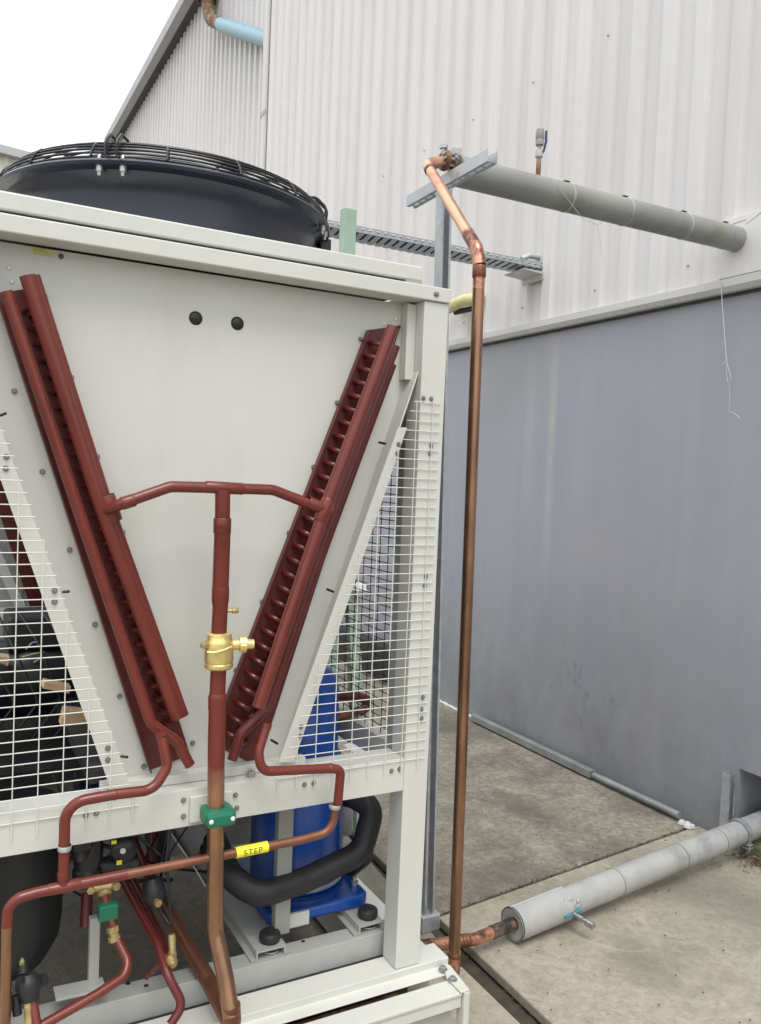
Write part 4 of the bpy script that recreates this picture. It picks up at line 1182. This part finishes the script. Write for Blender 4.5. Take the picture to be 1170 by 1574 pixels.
vf = knob(Vector((1.5930, 2.5850, 2.7408)), (1, 0, 0), [(0.0, -0.004), (0.034, -0.002), (0.036, 0.006), (0.036, 0.014), (0.022, 0.016), (0.022, 0.034), (0.034, 0.036), (0.034, 0.048), (0.020, 0.05), (0.020, 0.09), (0.0, 0.09)], RUST, 'flange', 28, up)
for k in range(8):
    a = 2 * math.pi * k / 8
    q = Vector((1.5930, 2.5850, 2.7408)) + Vector((-0.008, 0.027 * math.cos(a), 0.027 * math.sin(a)))
    MB().lathe([(0.0, 0), (0.0055, 0), (0.0055, 0.060), (0.0, 0.06)], q, (1, 0, 0), 6).build('flange_bolt', ZINC, vf)
knob(Vector((1.5938, 2.5850, 2.7778)), (0, 0, 1), [(0.008, -0.02), (0.009, 0.0), (0.015, 0.003), (0.015, 0.014), (0.009, 0.018), (0.0, 0.019)], ZINC, 'vent_plug', 8, up)
knob(Vector((1.6294, 2.5600, 2.7454)), (0.4, -1, 0.2), [(0.0, 0), (0.009, 0), (0.009, 0.012), (0.0, 0.013)], ZINC, 'vent_plug', 6, up)
MB().box(pa_.x - 0.02, pa_.x + 0.012, YU - 0.02, YU + 0.02, pa_.z, pa_.z + 0.075).build('lifting_lug', GALV, up, bevel=0.002)
# bleed valve standing on it
rz = Vector((2.0244, 2.5850, 2.7643))
rv = Vector((2.0149, 2.5850, 2.9633))
hh = rv.z - rz.z
bx = rz.x
MB().tube([(bx, YU, rz.z - 0.03), (bx, YU, rz.z + hh * 0.42)], 0.0095, 16).build('riser', RUST, up)
blv = knob((bx, YU, rz.z + hh * 0.38), (0, 0, 1), [(0.010, 0), (0.0145, 0.004), (0.0145, 0.020), (0.011, 0.026), (0.011, 0.030), (0.0075, 0.034), (0.0075, 0.050), (0.011, 0.052)], PAINTG, 'bleed_valve', 14, up)
knob((bx, YU, rz.z + hh * 0.62), (0, 0, 1), [(0.0, 0), (0.0155, 0.001), (0.0165, 0.020), (0.0155, 0.022), (0.0170, 0.024), (0.0170, 0.042), (0.0145, 0.060), (0.0, 0.062)], FOAMG, 'valve_top', 18, blv)
MB().tube(fillet([(bx + 0.012, YU, rz.z + hh * 0.46), (bx + 0.022, YU, rz.z + hh * 0.55), (bx + 0.027, YU - 0.004, rz.z + hh * 0.72), (bx + 0.026, YU - 0.004, rz.z + hh * 0.92)], 0.01), 0.0045, 8).build('lever', mat('navy_handle', (0.03, 0.04, 0.15), 0.4), blv)
# rusty collar and square patch at the wall
sleeve(pb_ + Vector((-0.030, 0, 0)), pb_ + Vector((-0.012, 0, 0)), 0.063, RUST, 'wall_collar', 36, up)
MB().box(3.157, 3.203, YU - 0.20, YU + 0.085, 2.562, pb_.z + 0.10).build('wall_patch', CLAD, up, bevel=0.002)
MB().tube([Vector((3.1600, 2.6410, 2.7965)), Vector((3.1600, 2.5417, 2.8011)), Vector((3.1600, 2.5336, 2.7820)), Vector((3.1600, 2.4603, 2.8145))], 0.004, 6).build('sealant_bead', RUST, up)

# cords hanging from the pipe and from the wall
cA = MB().tube(fillet([(2.0719, 2.5250, 2.7322), (2.1203, 2.5220, 2.6894), (2.1953, 2.5250, 2.6349), (2.2904, 2.5400, 2.6231), (2.3566, 2.5800, 2.6549)], 0.03, 4), 0.0011, 5)
cA.tube([(2.2937, 2.5400, 2.6237), (2.3067, 2.5400, 2.5852), (2.3422, 2.5400, 2.4733)], 0.0009, 5)
cA.build('cord', CORD, label='thin grey cord looped under the grey upper pipe', category='cord')
cB = MB().tube([(3.1500, 2.6506, 2.5505), (3.1500, 2.6238, 2.3756), (3.1500, 2.5921, 2.1782)], 0.0019, 6)
cB.tube(fillet([(3.1500, 2.5921, 2.1782), (3.1500, 2.5751, 2.1356), (3.1500, 2.5621, 2.0995), (3.1500, 2.5778, 2.0774), (3.1500, 2.5881, 2.1222), (3.1500, 2.5881, 2.1719)], 0.01, 3), 0.0015, 5)
cB.tube([(3.1500, 2.6089, 2.1681), (3.1500, 2.5892, 2.1867)], 0.003, 5)
cB.tube([(3.1600, 2.5790, 2.0784), (3.1700, 2.5805, 2.0353), (3.1800, 2.5864, 1.9570), (3.1800, 2.5504, 1.9406), (3.1800, 2.5251, 1.9220)], 0.0014, 5)
cB.build('cord', CORD, label='pale knotted cord hanging down the blue grey wall from the flashing', category='cord')

# ================================================================== STEEL STAND
st = thing('pipe_stand', 'galvanised steel channel post with a slotted crossbar holding up the insulated pipe', 'pipe stand', (1.53, 2.42, 0))
ft, fb_ = Vector((1.5511, 2.5000, 2.6073)), Vector((1.5630, 2.4200, -0.0026))
w2 = 0.0205
lp = 0.0085
chan = [(-w2, -w2), (-w2 + lp, -w2), (-w2 + lp, -w2 + 0.003), (-w2 + 0.003, -w2 + 0.003), (-w2 + 0.003, w2 - 0.003), (w2 - 0.003, w2 - 0.003), (w2 - 0.003, -w2 + 0.003), (w2 - lp, -w2 + 0.003), (w2 - lp, -w2), (w2, -w2), (w2, w2), (-w2, w2)]
def channel(prof, a, b, up):
    return MB().sweep(prof, a, b, up)
# open side of the post faces the viewer
channel([(x, yv) for x, yv in chan], fb_, ft, (0, 1, 0)).build('post', GALV, st)
xb = 1.6
ca, cb = Vector((1.6000, 2.2881, 2.6631)), Vector((1.6000, 2.8160, 2.6536))
cm = MB()
for sx_ in (-1, 1):
    cm.sweep([(sx_ * w2, w2), (sx_ * (w2 - 0.0025), w2), (sx_ * (w2 - 0.0025), -w2), (sx_ * w2, -w2)], ca, cb, (0, 0, 1))
    cm.sweep([(sx_ * (w2 - 0.0026), -w2), (sx_ * (w2 - 0.0026), -w2 + 0.0025), (sx_ * 0.0075, -w2 + 0.0025), (sx_ * 0.0075, -w2)], ca, cb, (0, 0, 1))
dcb = (cb - ca)
for k in range(12):
    t0, t1 = (k / 11.5 - 0.012), (k / 11.5 + 0.012)
    t0, t1 = max(t0, 0), min(t1, 1)
    cm.sweep([(-0.0074, -w2), (0.0074, -w2), (0.0074, -w2 + 0.0025), (-0.0074, -w2 + 0.0025)], ca + dcb * t0, ca + dcb * t1, (0, 0, 1)) if t1 > t0 else None
cm.build('crossbar', GALV, st)
MB().box(fb_.x - 0.035, fb_.x + 0.04, fb_.y - 0.03, fb_.y + 0.035, 0.0, 0.06).build('foot_block', GALV, st, bevel=0.006)

# ================================================================== CABLE TRAY
ct = thing('cable_tray', 'perforated galvanised cable tray fixed level to the white ribbed wall', 'cable tray', (3.2, 4.0, 2.85))
y0t, y1t = 3.97, 4.14
xa_, xb_ = 1.2, 3.19
zt = 2.905
# near flange with round perforations as real holes approximated by slotted segments
fl = MB()
step = 0.046
x = xa_
fl.box(xa_, xb_, y0t, y0t + 0.002, zt - 0.034, zt - 0.020)
fl.box(xa_, xb_, y0t, y0t + 0.002, zt - 0.007, zt)
while x < xb_ - 0.01:
    fl.box(x, x + 0.026, y0t, y0t + 0.002, zt - 0.0199, zt - 0.0071)
    x += step
fl.build('near_flange', GALV, ct)
MB().box(xa_, xb_, y1t, y1t + 0.002, zt - 0.034, zt).build('far_flange', GALV, ct)
x = xa_
while x < xb_ - 0.03:
    MB().add([(x, y0t + 0.003, zt - 0.036), (x + 0.033, y0t + 0.003, zt - 0.036), (x + 0.063, y1t - 0.001, zt - 0.036), (x + 0.030, y1t - 0.001, zt - 0.036),
              (x, y0t + 0.003, zt - 0.038), (x + 0.033, y0t + 0.003, zt - 0.038), (x + 0.063, y1t - 0.001, zt - 0.038), (x + 0.030, y1t - 0.001, zt - 0.038)],
             [(0, 1, 2, 3), (7, 6, 5, 4), (0, 4, 5, 1), (1, 5, 6, 2), (2, 6, 7, 3), (3, 7, 4, 0)]).build('slat', GALV, ct)
    x += 0.050
MB().box(xa_, xb_ , y0t + 0.03, y1t - 0.03, zt - 0.030, zt - 0.006).build('cable_bundle', BLACKM, ct)
MB().prism([(3.02, 2.845), (3.17, 2.845), (3.17, 2.80), (3.16, 2.80), (3.155, 2.83), (3.02, 2.84)], 'Y', y0t - 0.03, y1t).build('wall_bracket', GALVP, ct)
MB().tube(fillet([(3.08, 4.05, 2.93), (3.13, 4.04, 2.955), (3.22, 4.04, 2.955)], 0.03), 0.016, 12).build('conduit_end', GALVP, ct)

# ================================================================== mint green uprights
mp_ = thing('green_post', 'mint green steel upright standing behind the unit in front of the tray', 'post', (1.42, 3.0, 0))
qa_ = Vector((1.4228, 3.0000, 2.6409))
MB().sweep([(-0.028, -0.02), (0.028, -0.02), (0.028, 0.02), (-0.028, 0.02)], (qa_.x, 3.0, 0.0), (qa_.x, 3.0, qa_.z), (0, 1, 0)).build('upright', MINT, mp_, bevel=0.003)
MB().box(qa_.x - 0.05, qa_.x + 0.05, 2.95, 3.05, 0.0, 0.012).build('base_plate', MINT, mp_)
mq = thing('green_post', 'short pale mint green post leaning beside the blue compressor behind the wire guard', 'post', (1.55, 3.0, 0))
MB().bar((1.5064, 3.0000, 1.0983), (1.60, 3.0, 0.0), 0.05, 0.04, (0, 1, 0)).build('upright', MINT, mq, bevel=0.003)
p = Vector((1.5257, 3.0000, 1.1325))
MB().lathe([(0.0, 0.03), (0.03, 0.02), (0.04, 0.0), (0.03, -0.02)], (p.x, 2.98, p.z), (0, 0, 1), 14).build('cap', WHITE, mq)

# black plinth standing against the wall further back
MB().box(3.08, 3.215, 5.3, 8.6, 0.006, 0.26).build('low_black_box', BLACKM, label='low black box lying along the foot of the wall seen through the right guard', category='box', bevel=0.01)

# ================================================================== YELLOW PIPE END
ye = thing('foam_pipe', 'short yellowed foam covered pipe coming out of the white wall above the flashing', 'pipe', (3.2, 4.85, 2.8))
MB().tube(fillet([(3.1000, 4.9087, 2.7630), (3.0600, 4.6335, 2.7750), (3.1200, 4.5263, 2.7824), (3.22, 4.70, 2.84)], 0.05), 0.038, 20).build('foam_sleeve', PALEY, ye)
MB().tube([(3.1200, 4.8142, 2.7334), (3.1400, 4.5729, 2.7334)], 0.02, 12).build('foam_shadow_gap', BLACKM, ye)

# ================================================================== DOWNPIPE under the eave
dp = thing('downpipe', 'pale blue pipe with a rusty brown elbow hanging from the eave', 'downpipe', (3.3, 11.5, 7.7))
e0, e1_, e2 = Vector((3.3000, 11.9578, 8.2997)), Vector((3.3400, 11.6938, 7.8310)), Vector((3.3600, 11.1943, 7.5435))
pe = Vector((3.4000, 9.3979, 6.5929))
knob(e0 + Vector((0, 0, 0.02)), (0, 0, 1), [(0.10, -0.10), (0.15, -0.09), (0.15, 0.06), (0.08, 0.08)], BLACKM, 'outlet', 20, dp)
mid_ = Vector((3.3300, 11.7933, 7.9087))
MB().tube(fillet([e0, mid_, e1_ + (pe - e1_) * 0.16], 0.25), 0.088, 20).build('elbow', RUST, dp)
MB().tube([e1_ + (pe - e1_) * 0.155, pe], 0.092, 22).build('pipe', LBLUE, dp)

# ================================================================== LOWER INSULATED PIPE on the ground
lo_ = thing('ground_pipe', 'light grey clad pipe lying low over the concrete and entering the wall opening', 'pipe', (1.8, 2.2, 0.0))
A = Vector((1.7825, 2.2161, 0.0680))
B = Vector((3.2400, 2.3525, 0.1208))
L1 = (B - A)
MB().tube([A + L1 * 0.155, A + L1 * 0.5, B + L1 * 0.12], 0.0505, 40).build('cladding', FOAML, lo_)
shell = MB().lathe([(0.030, 0.004), (0.0555, 0.002), (0.0570, 0.0), (0.0570, L1.length * 0.17), (0.050, L1.length * 0.17 + 0.001)], A, L1, 44).build('end_section', FOAML, lo_)
sleeve(A + L1.normalized() * 0.002, A + L1.normalized() * 0.008, 0.0578, BLACKM, 'end_ring', 44, lo_)
MB().lathe([(0.0, 0.010), (0.030, 0.010), (0.052, 0.006)], A, L1, 30).build('end_foam', WHITE, lo_)
MB().bar(A + Vector((0, 0.012, 0.0565)), A + L1 * 0.17 + Vector((0, 0.012, 0.0565)), 0.005, 0.0020).build('seam_tape', GALVP, lo_)
for f_ in (0.36, 0.62, 0.80):
    c0 = A + L1 * f_
    sleeve(c0, c0 + L1.normalized() * 0.006, 0.0516, STEELD, 'joint_band', 40, lo_)
MB().tube([A - L1 * 0.065, A + L1 * 0.01], 0.0225, 20).build('rubber_sleeve', CHAR, lo_)
cu0 = Vector((1.4015, 2.2232, 0.0750))
MB().tube(fillet([A - L1 * 0.04, A - L1 * 0.11, cu0], 0.05), 0.0205, 22).build('copper_tail', COPPERB, lo_, label='heat stained copper tail passing behind the tall copper pipe')
for f_ in (0.13, 0.15, 0.17):
    c0 = (A - L1 * 0.11) + (cu0 - (A - L1 * 0.11)) * (f_ * 2.6 - 0.2)
    sleeve(c0, c0 + (cu0 - A + L1 * 0.11).normalized() * 0.012, 0.0215, COPPERD, 'braze_ring', 20, lo_)
# drain valve sticking out towards the viewer
dv0 = A + L1 * 0.165 + Vector((0.0, -0.050, -0.004))
dvd = Vector((0.24, -1, -0.12)).normalized()
MB().bar(dv0 + Vector((-0.04, -0.012, -0.004)), dv0 + Vector((0.035, -0.008, 0.004)), 0.018, 0.007).build('drain_lever', mat('teal_handle', (0.05, 0.24, 0.28), 0.4), lo_)
knob(dv0, dvd, [(0.0, -0.02), (0.012, -0.02), (0.012, 0.012), (0.008, 0.014), (0.008, 0.035), (0.010, 0.036), (0.010, 0.050), (0.007, 0.052), (0.007, 0.062), (0.0125, 0.064), (0.0125, 0.095), (0.0, 0.096)], ZINC, 'drain_valve', 12, lo_)
b = MB()
for k in range(30):
    q = dv0 + Vector((random.uniform(-0.03, 0.045), random.uniform(0.004, 0.012), random.uniform(0.0, 0.045)))
    b.lathe([(0.0, 0.006), (0.005, 0.004), (0.011, 0.0)], q, (0, -1, 0.5), 7)
b.build('sealant', FOAML, lo_)

# strut bracket with clamp at the wall
sb_ = thing('strut_bracket', 'short upright galvanised channel clamping the low grey pipe beside the wall opening', 'pipe bracket', (3.14, 2.43, 0))
channel([(x, yv) for x, yv in chan], (3.150, 2.445, 0.006), (3.150, 2.445, 0.335), (0, 1, 0)).build('channel', GALV, sb_)
cc = A + L1 * 0.905
hp = MB()
n_ = 20
dirL = L1.normalized()
sidev = dirL.cross(Vector((0, 0, 1))).normalized()
upd = sidev.cross(dirL)
arc = []
for k in range(n_ + 1):
    a = math.radians(-40 + 200 * k / n_)
    arc.append(cc + (sidev * math.cos(a) + upd * math.sin(a)) * 0.0545)
hp2 = []
for p_ in arc:
    hp2 += [p_ - dirL * 0.015, p_ + dirL * 0.015]
cl2 = MB().add(hp2, [(2 * i, 2 * i + 1, 2 * i + 3, 2 * i + 2) for i in range(n_)]).build('clamp_band', GALV, sb_)
so = cl2.modifiers.new('thick', 'SOLIDIFY')
so.thickness = 0.003
so.offset = 1
q = arc[0]
MB().bar(q - dirL * 0.015, q + dirL * 0.015, 0.035, 0.004).build('clamp_ear', GALV, sb_)
MB().bar(q - dirL * 0.015 - Vector((0, 0, 0.014)), q + dirL * 0.015 - Vector((0, 0, 0.014)), 0.035, 0.004).build('clamp_ear', GALV, sb_)
knob(q + sidev * 0.008 + Vector((0, 0, 0.010)), (0, 0, -1), [(0.0, 0), (0.008, 0), (0.008, 0.008), (0.004, 0.009), (0.004, 0.032), (0.008, 0.033), (0.008, 0.039), (0.0, 0.04)], ZINC, 'clamp_bolt', 6, sb_)

# channel and tube lying along the foot of the wall
MB().sweep([(-0.02, -0.02), (0.02, -0.02), (0.02, 0.02), (0.012, 0.022), (-0.018, 0.022), (-0.02, 0.018)], (3.155, 3.30, 0.035), (3.150, 4.42, 0.035)).build('steel_channel', STEELD, label='square steel channel lying along the foot of the blue grey wall', category='steel channel', bevel=0.002)
MB().tube([(3.165, 2.72, 0.034), (3.155, 3.292, 0.034)], 0.0175, 16).build('steel_tube', STEELD, label='round grey tube lying by the wall, ending near the low pipe', category='tube')
b = MB()
for k in range(9):
    b.lathe([(0.0, 0.018), (0.012, 0.012), (0.017, 0.0)], (3.155 + random.uniform(-0.015, 0.015), 2.665 + random.uniform(-0.03, 0.03), 0.008), (0, 0, 1), 7)
b.build('mortar_lump', TRIM, label='white mortar lump on the joint at the end of the tube', category='mortar')
b = MB()
for k in range(40):
    yy = 4.45 + k * 0.028
    b.lathe([(0.0, 0.012), (0.010, 0.008), (0.016, 0.0)], (3.205 + random.uniform(-0.006, 0.004), yy, 0.006), (0, 0, 1), 6)
b.build('mortar_fillet', TRIM, wh)

b = MB()
for k in range(700):
    if k % 2:
        yy = random.uniform(-0.2, 2.45); xx = 1.585 + abs(random.gauss(0, 0.010)); zz = 0.004
    else:
        xx = random.uniform(1.65, 3.15); yy = 2.47 + (xx - 1.65) * 0.121 + random.gauss(0, 0.007); zz = 0.004
    r_ = random.uniform(0.0010, 0.0036)
    b.lathe([(0.0, r_ * 0.6), (r_ * 0.8, r_ * 0.4), (r_, 0.0)], (xx, yy, zz), (0, 0, 1), 5)
b.build('joint_dirt', SOIL, kind='stuff', label='dark dirt gathered along the joints between the concrete slabs', category='dirt')
# leaf litter at the wall foot
b = MB()
for k in range(420):
    yy = 2.36 - abs(random.gauss(0, 0.16))
    xx = 3.175 - abs(random.gauss(0, 0.07))
    r_ = random.uniform(0.003, 0.010)
    a = random.uniform(0, 6.28)
    z_ = 0.013 + random.uniform(0, 0.006)
    t_ = random.uniform(0.0, 0.005)
    b.add([(xx + r_ * math.cos(a), yy + r_ * math.sin(a), z_), (xx + r_ * 0.5 * math.cos(a + 1.6), yy + r_ * 0.5 * math.sin(a + 1.6), z_ + t_),
           (xx - r_ * math.cos(a), yy - r_ * math.sin(a), z_ + 0.002), (xx + r_ * 0.5 * math.cos(a - 1.6), yy + r_ * 0.5 * math.sin(a - 1.6), z_)], [(0, 1, 2, 3)])
b.build('leaf_litter', LEAF, kind='stuff', label='small brown dead leaves gathered at the foot of the wall', category='leaf litter')
b = MB()
for k in range(260):
    xx, yy = random.uniform(1.62, 3.1), random.uniform(1.0, 4.2)
    r_ = random.uniform(0.0012, 0.0042)
    b.lathe([(0.0, r_ * 0.8), (r_ * 0.8, r_ * 0.5), (r_, 0.0)], (xx, yy, 0.012 if yy < 2.47 else 0.006), (0, 0, 1), 5)
b.build('grit', SOIL, kind='stuff', label='scattered dark grit on the concrete', category='grit')
